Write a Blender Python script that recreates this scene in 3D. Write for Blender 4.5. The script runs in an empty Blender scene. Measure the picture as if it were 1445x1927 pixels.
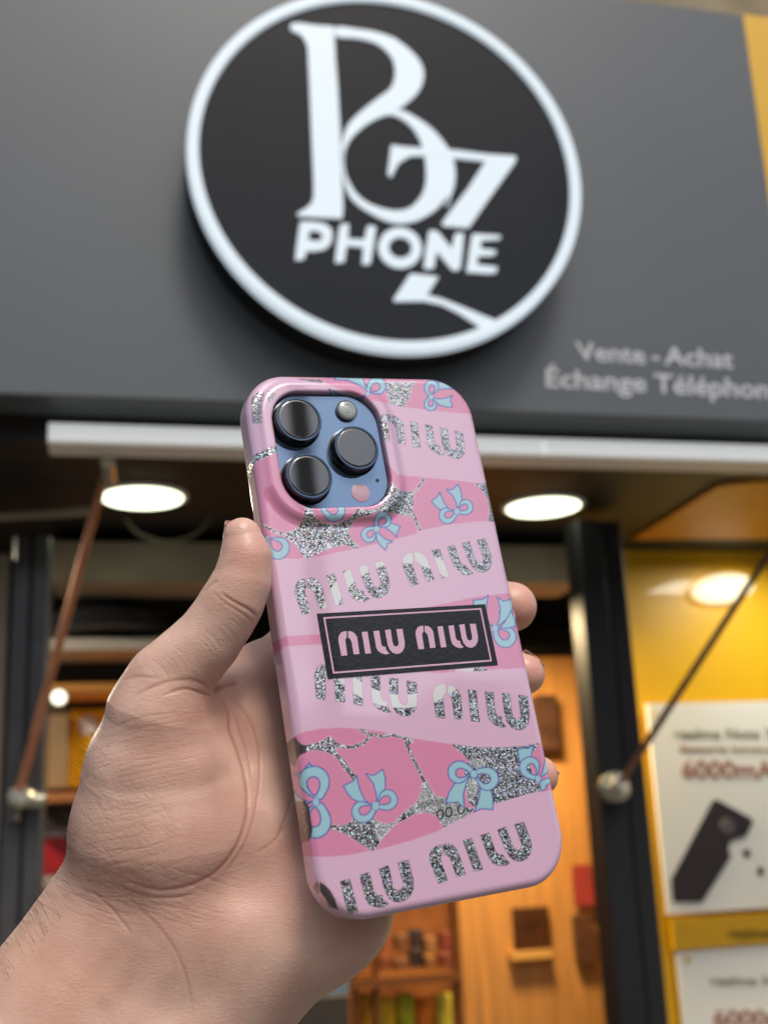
import bpy, math, random
import numpy as np
from mathutils import Matrix, Vector
from mathutils.geometry import tessellate_polygon
random.seed(4); rng = np.random.default_rng(7)
sc = bpy.context.scene
COL = sc.collection

# ------------------------------------------------------------------ camera
F, CX, CY = 2150.0, 722.5, 963.5            # focal length and centre in photo pixels (1445 x 1927)
def rodrigues(w):
    w = np.array(w, float); th = np.linalg.norm(w); k = w / th
    K = np.array([[0, -k[2], k[1]], [k[2], 0, -k[0]], [-k[1], k[0], 0]])
    return np.eye(3) + math.sin(th) * K + (1 - math.cos(th)) * K @ K
RF = rodrigues((-0.2592, -0.2252, -0.0139)) # facade axes seen from the camera: right, down, into the wall
B = np.array([RF[:, 0], RF[:, 2], -RF[:, 1]])   # camera coords -> world (X right, Y into the wall, Z up)
CAM = np.array([0.0, 0.0, 1.5])
RC = 0.42                                   # inner radius of the round sign
YF = float(RF[:, 2] @ np.array([0.0374, -1.8502, 6.0847])) * RC   # distance of the sign's face
def ray(px, py): return B @ np.array([(px - CX) / F, (py - CY) / F, 1.0])
def at(px, py, Y):
    d = ray(px, py); return CAM + d * (Y / d[1])
def pt(px, py, z): return CAM + ray(px, py) * z

cam = bpy.data.cameras.new('camera'); co = bpy.data.objects.new('camera', cam); COL.objects.link(co)
cr, cd, cf = B @ [1, 0, 0], B @ [0, 1, 0], B @ [0, 0, 1]
co.matrix_world = Matrix(((cr[0], -cd[0], -cf[0], 0), (cr[1], -cd[1], -cf[1], 0), (cr[2], -cd[2], -cf[2], 1.5), (0, 0, 0, 1)))
cam.sensor_fit = 'HORIZONTAL'; cam.sensor_width = 36; cam.lens = F / 1445 * 36
cam.clip_start = 0.02; cam.clip_end = 500
cam.dof.use_dof = True; cam.dof.focus_distance = 0.345; cam.dof.aperture_fstop = cam.lens / 3.0
sc.camera = co

# ------------------------------------------------------------------ light
wd = bpy.data.worlds.new('World'); sc.world = wd; wd.use_nodes = True
nt = wd.node_tree; bg = nt.nodes['Background']
sky = nt.nodes.new('ShaderNodeTexSky'); sky.sky_type = 'NISHITA'; sky.sun_disc = False
SUN_EL, SUN_AZ = math.radians(56), math.radians(170)   # azimuth clockwise from +Y: sun behind the camera
sky.sun_elevation = SUN_EL; sky.sun_rotation = SUN_AZ; sky.dust_density = 4.0; sky.air_density = 1.0
nt.links.new(sky.outputs[0], bg.inputs[0]); bg.inputs[1].default_value = 0.115
sl = bpy.data.lights.new('sun', 'SUN'); sl.energy = 1.25; sl.angle = math.radians(15); sl.color = (1, .96, .88)
so = bpy.data.objects.new('sun', sl); COL.objects.link(so)
sd = Vector((math.sin(SUN_AZ) * math.cos(SUN_EL), math.cos(SUN_AZ) * math.cos(SUN_EL), math.sin(SUN_EL)))
so.rotation_euler = sd.to_track_quat('Z', 'Y').to_euler(); so.location = (0, -3, 6)
sc.view_settings.view_transform = 'Standard'; sc.view_settings.look = 'None'
sc.view_settings.exposure = 0.28; sc.view_settings.gamma = 1.0
sc.cycles.use_denoising = True
sc.cycles.max_bounces = 8

# ------------------------------------------------------------------ helpers
def lin(r, g, b):
    return tuple(((c / 255) / 12.92 if c / 255 <= .04045 else ((c / 255 + .055) / 1.055) ** 2.4) for c in (r, g, b))
def mat(name, col, rough=.5, metal=0, coat=0, emis=None, estr=0, var=0, vscale=8, bump=0, bscale=40, alpha=None, sub=None):
    m = bpy.data.materials.new(name); m.use_nodes = True; n = m.node_tree; p = n.nodes['Principled BSDF']
    p.inputs['Base Color'].default_value = (*col, 1); p.inputs['Roughness'].default_value = rough
    p.inputs['Metallic'].default_value = metal; p.inputs['Coat Weight'].default_value = coat
    p.inputs['Coat Roughness'].default_value = .04
    if emis: p.inputs['Emission Color'].default_value = (*emis, 1); p.inputs['Emission Strength'].default_value = estr
    if sub: p.inputs['Subsurface Weight'].default_value = sub
    if var or bump:
        tc = n.nodes.new('ShaderNodeTexCoord')
    if var:
        ns = n.nodes.new('ShaderNodeTexNoise'); ns.inputs['Scale'].default_value = vscale; ns.inputs['Detail'].default_value = 6
        n.links.new(tc.outputs['Object'], ns.inputs['Vector'])
        rp = n.nodes.new('ShaderNodeMapRange'); rp.inputs[1].default_value = .3; rp.inputs[2].default_value = .7
        rp.inputs[3].default_value = 1 - var; rp.inputs[4].default_value = 1 + var
        n.links.new(ns.outputs['Fac'], rp.inputs[0])
        mx = n.nodes.new('ShaderNodeVectorMath'); mx.operation = 'SCALE'; mx.inputs[0].default_value = col
        n.links.new(rp.outputs[0], mx.inputs['Scale']); n.links.new(mx.outputs[0], p.inputs['Base Color'])
    if bump:
        n2 = n.nodes.new('ShaderNodeTexNoise'); n2.inputs['Scale'].default_value = bscale; n2.inputs['Detail'].default_value = 5
        n.links.new(tc.outputs['Object'], n2.inputs['Vector'])
        bp = n.nodes.new('ShaderNodeBump'); bp.inputs['Strength'].default_value = bump; bp.inputs['Distance'].default_value = .01
        n.links.new(n2.outputs['Fac'], bp.inputs['Height']); n.links.new(bp.outputs[0], p.inputs['Normal'])
    return m
def tag(o, label=None, cat=None, group=None, kind=None):
    if label: o['label'] = label
    if cat: o['category'] = cat
    if group: o['group'] = group
    if kind: o['kind'] = kind
    return o
def empty(name, loc, label=None, cat=None, group=None):
    o = bpy.data.objects.new(name, None); COL.objects.link(o); o.location = Vector(loc); o.empty_display_size = .05
    return tag(o, label, cat, group)
def mk(name, V, Fc, m, parent=None, smooth=False, local=False):
    V = np.asarray(V, float).reshape(-1, 3)
    if parent is not None and not local: V = V - np.array(parent.location)
    me = bpy.data.meshes.new(name)
    if isinstance(Fc, np.ndarray):
        n, k = Fc.shape
        me.vertices.add(len(V)); me.vertices.foreach_set('co', V.ravel())
        me.loops.add(n * k); me.loops.foreach_set('vertex_index', Fc.ravel().astype(np.int32))
        me.polygons.add(n); me.polygons.foreach_set('loop_start', (np.arange(n) * k).astype(np.int32))
        me.update(calc_edges=True)
    else:
        me.from_pydata([tuple(v) for v in V], [], [tuple(int(i) for i in f) for f in Fc]); me.update()
    me.polygons.foreach_set('use_smooth', [smooth] * len(me.polygons))
    if m: me.materials.append(m)
    o = bpy.data.objects.new(name, me); COL.objects.link(o)
    if parent is not None: o.parent = parent
    return o
class MB:
    def __init__(s): s.V = []; s.F = []
    def add(s, V, Fc):
        b = len(s.V); s.V += [np.array(v, float) for v in V]; s.F += [tuple(i + b for i in f) for f in Fc]; return s
    def box(s, a, b, bev=0.0):
        a, b = np.minimum(a, b), np.maximum(a, b)
        if bev <= 0:
            V = [(x, y, z) for x in (a[0], b[0]) for y in (a[1], b[1]) for z in (a[2], b[2])]
            return s.add(V, [(0, 1, 3, 2), (4, 6, 7, 5), (0, 4, 5, 1), (2, 3, 7, 6), (0, 2, 6, 4), (1, 5, 7, 3)])
        V = []; idx = {}
        for ix in (0, 1):
            for iy in (0, 1):
                for iz in (0, 1):
                    for ax in range(3):
                        c = [(a, b)[ix][0], (a, b)[iy][1], (a, b)[iz][2]]; sg = [1 - 2 * ix, 1 - 2 * iy, 1 - 2 * iz]
                        for q in range(3):
                            if q != ax: c[q] += sg[q] * bev
                        idx[ix, iy, iz, ax] = len(V); V.append(c)
        Fc = []
        for ax in range(3):
            o1, o2 = [q for q in range(3) if q != ax]
            for e in (0, 1):
                q = []
                for (p1, p2) in ((0, 0), (1, 0), (1, 1), (0, 1)):
                    t = [0, 0, 0]; t[ax] = e; t[o1] = p1; t[o2] = p2; q.append(idx[(*t, ax)])
                Fc.append(q)
            for p1 in (0, 1):
                for p2 in (0, 1):
                    q = []
                    for e, aa in ((0, o1), (0, o2), (1, o2), (1, o1)):
                        t = [0, 0, 0]; t[ax] = e; t[o1] = p1; t[o2] = p2; q.append(idx[(*t, aa)])
                    Fc.append(q)
        for ix in (0, 1):
            for iy in (0, 1):
                for iz in (0, 1): Fc.append([idx[ix, iy, iz, q] for q in range(3)])
        return s.add(V, Fc)
    def tube(s, pts, r, n=12, cap=True):
        pts = [np.array(p, float) for p in pts]; rs = r if hasattr(r, '__len__') else [r] * len(pts)
        b = len(s.V); up = np.array([.13, .2, .97])
        for i, p in enumerate(pts):
            d = pts[min(i + 1, len(pts) - 1)] - pts[max(i - 1, 0)]; d /= np.linalg.norm(d)
            x = np.cross(up, d); x /= np.linalg.norm(x); y = np.cross(d, x)
            for k in range(n):
                t = 2 * math.pi * k / n; s.V.append(p + rs[i] * (math.cos(t) * x + math.sin(t) * y))
        for i in range(len(pts) - 1):
            for k in range(n):
                s.F.append((b + i * n + k, b + i * n + (k + 1) % n, b + (i + 1) * n + (k + 1) % n, b + (i + 1) * n + k))
        if cap:
            s.F.append(tuple(b + k for k in range(n))[::-1]); s.F.append(tuple(b + (len(pts) - 1) * n + k for k in range(n)))
        return s
    def lathe(s, c, ax, prof, n=48):       # prof: (radius, offset along ax)
        c = np.array(c, float); ax = np.array(ax, float); ax /= np.linalg.norm(ax)
        x = np.cross(ax, [0, 0, 1.0]) if abs(ax[2]) < .9 else np.cross(ax, [0, 1.0, 0]); x /= np.linalg.norm(x); y = np.cross(ax, x)
        b = len(s.V)
        for r, h in prof:
            for k in range(n):
                t = 2 * math.pi * k / n; s.V.append(c + h * ax + r * (math.cos(t) * x + math.sin(t) * y))
        for i in range(len(prof) - 1):
            for k in range(n):
                s.F.append((b + i * n + k, b + i * n + (k + 1) % n, b + (i + 1) * n + (k + 1) % n, b + (i + 1) * n + k))
        s.F.append(tuple(b + k for k in range(n))[::-1]); s.F.append(tuple(b + (len(prof) - 1) * n + k for k in range(n)))
        return s
    def build(s, name, m, parent=None, smooth=False, local=False):
        o = mk(name, s.V, s.F, m, parent, smooth, local)
        if smooth: autosmooth(o)
        return o
def autosmooth(o, ang=35):
    me = o.data
    try: me.set_sharp_from_angle(angle=math.radians(ang))
    except Exception: pass
def span(x0, y0, x1, y1, Y):
    """world rectangle (X0, X1, Zbottom, Ztop) on the plane Y that covers the given part of the photograph"""
    xc, yc = (x0 + x1) / 2, (y0 + y1) / 2
    return at(x0, yc, Y)[0], at(x1, yc, Y)[0], at(xc, y1, Y)[2], at(xc, y0, Y)[2]
def pbox(x0, y0, x1, y1, Y, dep, mb=None, bev=0.0):
    a, b, c, d = span(x0, y0, x1, y1, Y); mb = mb or MB()
    return mb.box((a, Y, c), (b, Y + dep, d), bev)
def catmull(P, n=6, closed=True):
    P = np.array(P, float); m = len(P); out = []
    for i in range(m if closed else m - 1):
        p0, p1, p2, p3 = (P[(i - 1) % m], P[i], P[(i + 1) % m], P[(i + 2) % m]) if closed else (P[max(i - 1, 0)], P[i], P[i + 1], P[min(i + 2, m - 1)])
        for t in np.arange(n) / n:
            out.append(.5 * (2 * p1 + (p2 - p0) * t + (2 * p0 - 5 * p1 + 4 * p2 - p3) * t * t + (3 * p1 - p0 - 3 * p2 + p3) * t ** 3))
    if not closed: out.append(P[-1])
    return np.array(out)
def slab(loops3, nrm, th, mb=None):
    """filled polygon (outer loop, holes) given as world points, thickness th along nrm (towards the back)"""
    mb = mb or MB(); nrm = np.array(nrm, float)
    loops = [[Vector(p) for p in L] for L in loops3]
    tr = tessellate_polygon(loops); P = [np.array(p) for L in loops for p in L]; n = len(P)
    Fc = [tuple(t) for t in tr] + [tuple(i + n for i in t)[::-1] for t in tr]; b = 0
    for L in loops:
        k = len(L); Fc += [(b + i, b + (i + 1) % k, b + (i + 1) % k + n, b + i + n) for i in range(k)]; b += k
    return mb.add(P + [p + nrm * th for p in P], Fc)
def textmesh(s, bold=0.0):
    cu = bpy.data.curves.new('t', 'FONT'); cu.body = s; cu.offset = bold; cu.resolution_u = 5
    o = bpy.data.objects.new('t', cu); COL.objects.link(o); bpy.context.view_layer.update()
    me = o.to_mesh(); V = np.array([v.co[:2] for v in me.vertices]); Fc = [tuple(p.vertices) for p in me.polygons]
    o.to_mesh_clear(); bpy.data.objects.remove(o); bpy.data.curves.remove(cu)
    return V, Fc
CAP = .73                                   # cap height of the built-in font at size 1
def text_on(s, bl, br, tl, Y, th, bold, mb, width=None):
    """text mapped so that baseline start, baseline end and cap height of the first letter meet three points of the plane Y"""
    V, Fc = textmesh(s, bold); O, X, Z = at(*bl, Y), at(*br, Y), at(*tl, Y)
    x0, x1 = V[:, 0].min(), V[:, 0].max(); u = (V[:, 0] - x0) / (x1 - x0); v = V[:, 1] / CAP
    P = O + u[:, None] * (X - O) + v[:, None] * (Z - O)
    from collections import Counter
    ed = Counter(); 
    for f in Fc:
        for i in range(len(f)): ed[frozenset((f[i], f[(i + 1) % len(f)]))] += 1
    n = len(P); F2 = list(Fc) + [tuple(i + n for i in f)[::-1] for f in Fc]
    for e, c in ed.items():
        if c == 1: a, b = tuple(e); F2.append((a, b, b + n, a + n))
    mb.add(list(P) + list(P + np.array([0, th, 0])), F2)

# ------------------------------------------------------------------ setting: ground, building shell
M = dict(
 stone=mat('pale_stone', lin(150, 138, 112), .9, var=.25, vscale=6, bump=.5),
 fascia=mat('grey_satin_panel', lin(90, 96, 99), .42, var=.04, vscale=2),
 black=mat('black_paint', lin(20, 20, 22), .55), blacksoft=mat('black_matt', lin(14, 14, 14), .9),
 dark=mat('dark_soffit', lin(25, 24, 24), .6, var=.2, vscale=5),
 white=mat('white_enamel', lin(236, 238, 235), .45, var=.03, vscale=3),
 alu=mat('dark_aluminium', lin(112, 112, 112), .3, .6, var=.15), copper=mat('bronze_rod', lin(196, 132, 94), .35, .3, var=.2, vscale=15), rust=mat('brown_rod', lin(110, 74, 52), .4, .3, var=.2, vscale=15),
 chrome=mat('pale_metal', lin(195, 190, 170), .25, .6), yellow=mat('yellow_panel', lin(235, 182, 6), .42, coat=.3, var=.06, vscale=1.5),
 orange=mat('orange_wood', lin(206, 146, 78), .5, var=.22, vscale=4), brown=mat('brown_wood', lin(96, 60, 30), .5, var=.25),
 cream=mat('cream_poster_paper', lin(240, 238, 222), .55), pave=mat('paving', lin(92, 89, 84), .8, var=.2, vscale=1.5, bump=.3, bscale=15),
 greybeam=mat('grey_roller_box', lin(158, 148, 128), .6, var=.1), red=mat('red_card', lin(205, 40, 50), .5, var=.1), 
 ink=mat('grey_green_ink', lin(150, 152, 128), .6), inkred=mat('brown_red_ink', lin(172, 126, 104), .6), dev=mat('dark_brown_print', lin(48, 40, 40), .5),
 lit=mat('lit_white_acrylic', (.35, .38, .4), .3, emis=(.74, .86, .94), estr=.54), face=mat('black_acrylic_face', lin(30, 34, 37), .12, var=.05),
 lamp=mat('lamp_glass', (.9, .9, .9), .3, emis=(.93, 1, .72), estr=3.0), refl_glow=mat('warm_reflection_glow', (.9, .85, .6), .3, emis=(1, .88, .55), estr=.8))
nt_ = M['orange'].node_tree; mp_ = nt_.nodes.new('ShaderNodeMapping'); mp_.inputs['Scale'].default_value = (9, 3, .5)
tn_ = [q for q in nt_.nodes if q.type == 'TEX_NOISE'][0]; tn_.inputs['Distortion'].default_value = 1.2
nt_.links.new([q for q in nt_.nodes if q.type == 'TEX_COORD'][0].outputs['Object'], mp_.inputs[0]); nt_.links.new(mp_.outputs[0], tn_.inputs['Vector'])
M['face'].node_tree.nodes['Principled BSDF'].inputs['Specular IOR Level'].default_value = .22
g = MB().box((-60, -60, -.3), (60, 60, 0)).build('ground', M['pave']); tag(g, kind='structure')
# grey fascia rectangle
fx1 = (at(1400, 40, YF)[0] + at(1445, 332, YF)[0]) / 2; fz0 = (at(100, 746, YF)[2] + at(1400, 793, YF)[2]) / 2
fz1 = at(1330, 15, YF)[2]; fx0 = -2.6
YP = YF + .115                                # front of the fascia panel behind the projecting round sign
fx1 = (at(1400, 40, YP)[0] + at(1445, 332, YP)[0]) / 2; fz0 = (at(100, 746, YP)[2] + at(1400, 793, YP)[2]) / 2; fz1 = at(1330, 16, YP)[2]
fa = empty('shop_fascia', (0, YP, fz0), 'long smooth grey fascia panel over the shop front behind the round sign', 'fascia')
MB().box((fx0, YP, fz0), (fx1, YP + .12, fz1), .004).build('panel', M['fascia'], fa)
lm_ = mat('pale_grey_letters', lin(205, 208, 212), .5)
for tx, bl_, br_, tl_ in (('Vente', (1087, 676), (1216, 684), (1081, 641)), ('-', (1227, 684), (1241, 685), (1226, 647)), ('Achat', (1251, 685), (1380, 692), (1250, 650)),
                          ('Échange', (1028, 727), (1216, 737), (1027, 691)), ('Téléphone', (1232, 738), (1476, 751), (1231, 701))):
    mb = MB(); text_on(tx, bl_, br_, tl_, YP - .0015, .0015, .012, mb); mb.build('lettering', lm_, fa)
w = MB().box((-9, YP + .13, fz1 + .004), (9, YP + .6, 7.5)).build('stone_wall', M['stone'])
tag(w, 'pale stone wall of the upper storey above the grey fascia', 'wall')
nb = empty('neighbour_sign', (fx1 + .5, YP + .06, fz0 + .3), 'orange yellow sign panel of the next shop at the upper right edge', 'sign')
nz = at(1425, 27, YP + .06)[2]
MB().box((fx1 + .006, YP + .06, fz0 + .25), (fx1 + 1.6, YP + .12, nz), .004).build('panel', M['yellow'], nb)
MB().box((fx1 + .01, YP + .121, fz0 + .28), (fx1 + 1.59, YP + .14, nz - .03)).build('backing', M['brown'], nb)

# ------------------------------------------------------------------ round sign
YS = YF; cS = (RF.T @ np.array([0.0374, -1.8502, 6.0847])) * RC; cX, cZ = cS[0], 1.5 - cS[1]
sg = empty('round_sign', (cX, YP, cZ), 'large round black backlit sign with glowing white ring and monogram over the word PHONE', 'sign')
RO = RC * 1.064
MB().lathe((cX, YP, cZ), (0, -1, 0), [(RO, .0), (RO + .003, .05), (RO + .003, YP - YS - .012)], 128).build('sign_box', mat('sign_box_black', lin(9, 9, 9), .7), sg, True)
MB().lathe((cX, YS + .011, cZ), (0, -1, 0), [(RO - .002, 0), (RO - .002, .005), (RO - .004, .007)], 128).build('face', M['face'], sg, True)
def disc_ring(r0, r1, y0, y1, n=128):
    mb = MB(); prof = [(r0, y1), (r0, y0 + .003), (r0 + .003, y0), (r1 - .003, y0), (r1, y0 + .003), (r1, y1)]
    for k in range(n):
        t = 2 * math.pi * k / n
        for r, y in prof: mb.V.append(np.array([cX + r * math.cos(t), y, cZ + r * math.sin(t)]))
    m = len(prof)
    for k in range(n):
        for i in range(m - 1):
            a = k * m + i; b = ((k + 1) % n) * m + i; mb.F.append((a, a + 1, b + 1, b))
    return mb
disc_ring(RC * 1.013, RO + .004, YS - .006, YS + .02).build('light_ring', M['lit'], sg, True)
q1 = lambda x, y: (340 + x / 3.6125, y / 3.6125)
q2 = lambda x, y: (720 + x / 3.6125, y / 3.6125)
q3 = lambda x, y: (340 + x / 3.6125, 340 + y / 3.6125)
q4 = lambda x, y: (720 + x / 3.6125, 340 + y / 3.6125)
def T(fn, *pts): return [fn(*p) for p in pts]
def logo(loops, name, dy=0, er=2.8):
    E_ = []
    for i_, L in enumerate(loops):             # trim the traced edge by the width of its blur
        P = np.array(L, float); P = P[np.r_[True, np.hypot(*(P[1:] - P[:-1]).T) > .3]]
        a_ = np.roll(P, 1, 0); c_ = np.roll(P, -1, 0); t_ = c_ - a_; t_ /= np.maximum(np.hypot(*t_.T), 1e-6)[:, None]
        ar = ((P[:, 0] * c_[:, 1]) - (c_[:, 0] * P[:, 1])).sum(); n_ = np.c_[-t_[:, 1], t_[:, 0]] * (1 if ar > 0 else -1) * (1 if i_ == 0 else -1)
        E_.append(P + n_ * er)
    loops = E_
    L3 = [[at(*p, YS) + np.array([0, -.001 - dy, 0]) for p in L] for L in loops]
    return slab(L3, (0, 1, 0), .007)
stem = T(q1, (745, 150), (800, 143), (930, 160), (1050, 172), (1062, 400), (1075, 560), (1095, 900), (1105, 1200)) + T(q3, (1112, 100), (1114, 200), (1100, 262), (950, 255), (800, 246), (783, 215), (850, 175), (885, 140), (895, 90)) + T(q1, (893, 1200), (880, 900), (868, 600), (855, 330), (845, 285), (815, 240), (738, 200))
bowl = catmull(T(q1, (1052, 173), (1200, 186), (1330, 207), (1445, 245)) + T(q2, (110, 268), (200, 340), (265, 420), (288, 500), (272, 585), (225, 655), (130, 735), (60, 768)) + T(q1, (1373, 788), (1250, 860), (1180, 925), (1130, 1000), (1112, 1060), (1090, 1040), (1090, 950), (1125, 850), (1200, 765), (1330, 660), (1410, 600), (1443, 530), (1447, 460), (1420, 380), (1330, 300), (1200, 264), (1058, 250)), 4)
loop_out = catmull(T(q2, (60, 752), (130, 742), (220, 785), (330, 860), (420, 960), (480, 1060), (502, 1180), (485, 1300), (430, 1400)) + T(q4, (450, 110), (370, 200), (260, 268), (160, 295), (60, 290)) + T(q3, (1330, 250), (1200, 170), (1130, 85)) + T(q1, (1098, 1200), (1090, 1080), (1110, 960), (1180, 880), (1280, 800)), 4)
loop_in = catmull(T(q2, (30, 788), (90, 795), (170, 845), (235, 930), (275, 1050), (287, 1200), (270, 1290)) + T(q4, (230, 130), (170, 180), (90, 195), (0, 180)) + T(q3, (1270, 140), (1190, 70)) + T(q1, (1130, 1180), (1120, 1060), (1155, 960), (1230, 880), (1310, 825)), 4)
logo([stem], 's').build('letter_stem', M['lit'], sg); logo([bowl], 'b', .001).build('letter_bowl', M['lit'], sg)
logo([loop_out, loop_in], 'l', .002).build('letter_loop', M['lit'], sg)
zb = T(q2, (50, 983), (140, 990), (300, 1000), (500, 1014), (720, 1042), (895, 1053), (915, 1068), (905, 1110), (830, 1215)) + T(q4, (720, 140), (595, 322), (570, 328), (410, 315), (393, 285), (430, 230), (560, 60)) + T(q2, (560, 1290), (690, 1098), (480, 1082), (290, 1066), (190, 1068), (120, 1110), (90, 1160), (70, 1205), (38, 1205), (25, 1170))
logo([zb], 'z', .003).build('letter_z', M['lit'], sg)
ac = T(q4, (178, 628), (200, 622), (375, 640), (387, 660), (312, 775), (400, 790), (540, 845), (770, 940), (800, 990), (680, 1010), (640, 990), (520, 910), (400, 850), (280, 825), (80, 828), (65, 800))
logo([ac], 'a').build('swoosh', M['lit'], sg)
PL = [([T(q3, (808, 268), (900, 268), (985, 282), (1032, 322), (1044, 380), (1028, 435), (980, 475), (920, 486), (862, 484), (850, 535), (800, 548), (768, 538), (776, 450), (794, 320)), T(q3, (880, 346), (935, 350), (960, 375), (935, 400), (876, 396))]),
      ([T(q3, (1090, 285), (1152, 288), (1146, 388), (1240, 392), (1260, 300), (1300, 296), (1338, 310), (1322, 440), (1298, 568), (1260, 577), (1222, 566), (1234, 456), (1136, 446), (1122, 552), (1075, 566), (1038, 556), (1050, 440), (1068, 310))]),
      ([T(q4, *[(118 + 158 * math.cos(t * math.pi / 16) , 455 + 148 * math.sin(t * math.pi / 16) + 6 * math.cos(t * math.pi / 16)) for t in range(32)]), T(q4, *[(120 + 68 * math.cos(t * math.pi / 16), 454 + 61 * math.sin(t * math.pi / 16)) for t in range(32)])]),
      ([T(q4, (306, 335), (345, 326), (384, 340), (470, 452), (482, 356), (520, 344), (562, 354), (552, 480), (538, 596), (508, 620), (470, 614), (446, 588), (368, 484), (358, 596), (315, 608), (270, 596), (282, 470))]),
      ([T(q4, (600, 356), (650, 351), (798, 361), (812, 378), (798, 406), (672, 414), (668, 450), (775, 464), (780, 492), (758, 516), (650, 520), (645, 560), (780, 575), (788, 600), (774, 634), (720, 640), (566, 629), (562, 600), (582, 460))])]
for i_, L_ in enumerate(PL): logo(L_, 'p', .001, 3.2).build('letter', M['lit'], sg)

# ------------------------------------------------------------------ opposite side of the street (seen in reflections)
def house(x0, x1, y0, h, col, label, nf, nw_):
    t = empty('town_house', ((x0 + x1) / 2, y0, 0), label, 'house', 'houses across the street')
    MB().box((x0, y0 - 6, 0), (x1, y0, h)).build('wall', mat('render_coat', col, .9, var=.12, vscale=1), t)
    MB().box((x0 - .1, y0 - 6.1, h + .002), (x1 + .1, y0 + .25, h + .3), .02).build('cornice', mat('cornice_stone', lin(150, 142, 128), .8), t)
    fh = h / nf; ww = (x1 - x0) / nw_
    for i in range(nf):
        for j in range(nw_):
            cx_, z0 = x0 + ww * (j + .5), fh * i + (.15 if i == 0 else .9); hh = fh - (.8 if i == 0 else 1.5); hw_ = ww * (.42 if i == 0 else .24)
            wf = MB().box((cx_ - hw_ - .08, y0 + .002, z0 - .08), (cx_ + hw_ + .08, y0 + .06, z0 + hh + .08)).build('window', M['white'], t)
            ob = MB().box((cx_ - hw_, y0 + .04, z0), (cx_ + hw_, y0 + .075, z0 + hh)).build('pane', mat('dark_window_glass', (.02, .025, .03), .08), None); ob.location = -Vector(t.location); ob.parent = wf
            ob.location = (0, 0, 0)
            for v in ob.data.vertices: v.co -= Vector(t.location)
house(-26, -12, -17, 7.0, lin(120, 106, 88), 'beige house across the street, leftmost of the row', 2, 5)
house(-11.6, 1, -18, 8.2, lin(98, 86, 76), 'brown house across the street behind the viewer', 2, 4)
house(1.3, 13, -17.5, 7.2, lin(124, 115, 102), 'light stone house across the street', 2, 4)
house(13.3, 34, -17, 7.9, lin(96, 80, 70), 'wide brick brown house across the street, rightmost of the row', 2, 7)
t = empty('reflection_mast', (8.07, -13, 0), 'tall dark mast added behind the viewer for its streak in the phone lenses', 'added mast')  # unseen mast added to put a dark streak in the lens reflections
MB().tube([(8.07, -13, 0), (8.07, -13, 6), (8.07, -13, 13)], [.22, .18, .15], 20).build('mast', M['black'], t, True)
MB().lathe((8.07, -13, 0), (0, 0, 1), [(.24, 0), (.24, .5), (.16, .7)], 24).build('base', M['black'], t, True)
MB().tube([(8.07, -13, 12.7), (8.07, -12.2, 13.2), (8.07, -11.2, 13.3)], .05, 12).build('arm', M['black'], t, True)
MB().box((7.93, -11.7, 13.22), (8.21, -10.8, 13.34), .03).build('mast_head', M['alu'], t)
# ------------------------------------------------------------------ under the fascia: beam, white bars with added glow, soffit
bm = MB().box((fx0, YP + .121, fz0 - .06), (fx1 + 1.0, YP + .262, fz1)).build('lintel', mat('dark_lintel', lin(38, 31, 26), .6))
tag(bm, 'dark brown lintel running under the grey fascia', 'beam')
YB = YP + .06
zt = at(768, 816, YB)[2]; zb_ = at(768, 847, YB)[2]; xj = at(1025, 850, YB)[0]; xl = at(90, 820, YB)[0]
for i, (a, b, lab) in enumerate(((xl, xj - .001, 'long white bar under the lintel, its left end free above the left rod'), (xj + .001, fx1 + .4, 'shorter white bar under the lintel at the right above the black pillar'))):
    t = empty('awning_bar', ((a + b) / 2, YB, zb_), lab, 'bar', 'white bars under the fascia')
    MB().box((a, YB, zb_), (b, YB + .09, zt), .002).build('housing', mat('bar_enamel_glow', lin(236, 238, 235), .45, emis=(.9, .93, .9), estr=.3), t)  # emission added to brighten the painted bar, which is no lamp
    MB().box((a, YB + .003, zb_ - .006), (b, YB + .087, zb_ - .0005)).build('underside', mat('beige_underside', lin(196, 188, 172), .6, emis=(.9, .85, .75), estr=.05), t)  # slight glow added to the bar's underside too
zc = zb_ + .035                                # ceiling height
ce = MB().box((-3.2, YP + .265, zc), (fx1 + .9, 6.2, zc + .08)).build('ceiling', M['dark']); tag(ce, kind='structure')
def dl(px, py, r, lab, m, zz=None):
    d = ray(px, py); z = (zz or zc) - .004; p = CAM + d * ((z - 1.5) / d[2])
    t = empty('ceiling_light', p, lab, 'ceiling light', 'round downlights in the soffit')
    MB().lathe(p, (0, 0, -1), [(r * 1.12, -.003), (r * 1.12, .003), (r * 1.03, .005)], 48).build('trim_ring', M['white'], t, True)
    MB().lathe(p, (0, 0, -1), [(r, .004), (r * .97, .008), (r * .75, .013), (r * .4, .016), (.004, .017)], 48).build('diffuser', m, t, True)
    return p
p1 = dl(268, 934, .105, 'glowing round downlight in the dark soffit beside the left bronze rod', M['lamp'])
p2 = dl(1022, 952, .105, 'glowing round downlight in the dark soffit right of the pink phone case', M['lamp'])
print('lights', p1, p2, 'zc', zc, 'YF', YF)
# ------------------------------------------------------------------ shop interior shell
YW = 5.2
tag(MB().box((-3.3, YW, 0), (fx1 + .9, YW + .1, zc)).build('back_wall', mat('dark_brown_wall', lin(48, 38, 30), .7, var=.3, vscale=2)), 'dark brown back wall deep inside the shop', 'wall')
tag(MB().box((-3.4, YP + .2, 0), (-3.2, YW, zc)).build('side_wall', M['dark']), 'dark side wall at the far left inside the shop', 'wall')

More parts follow.
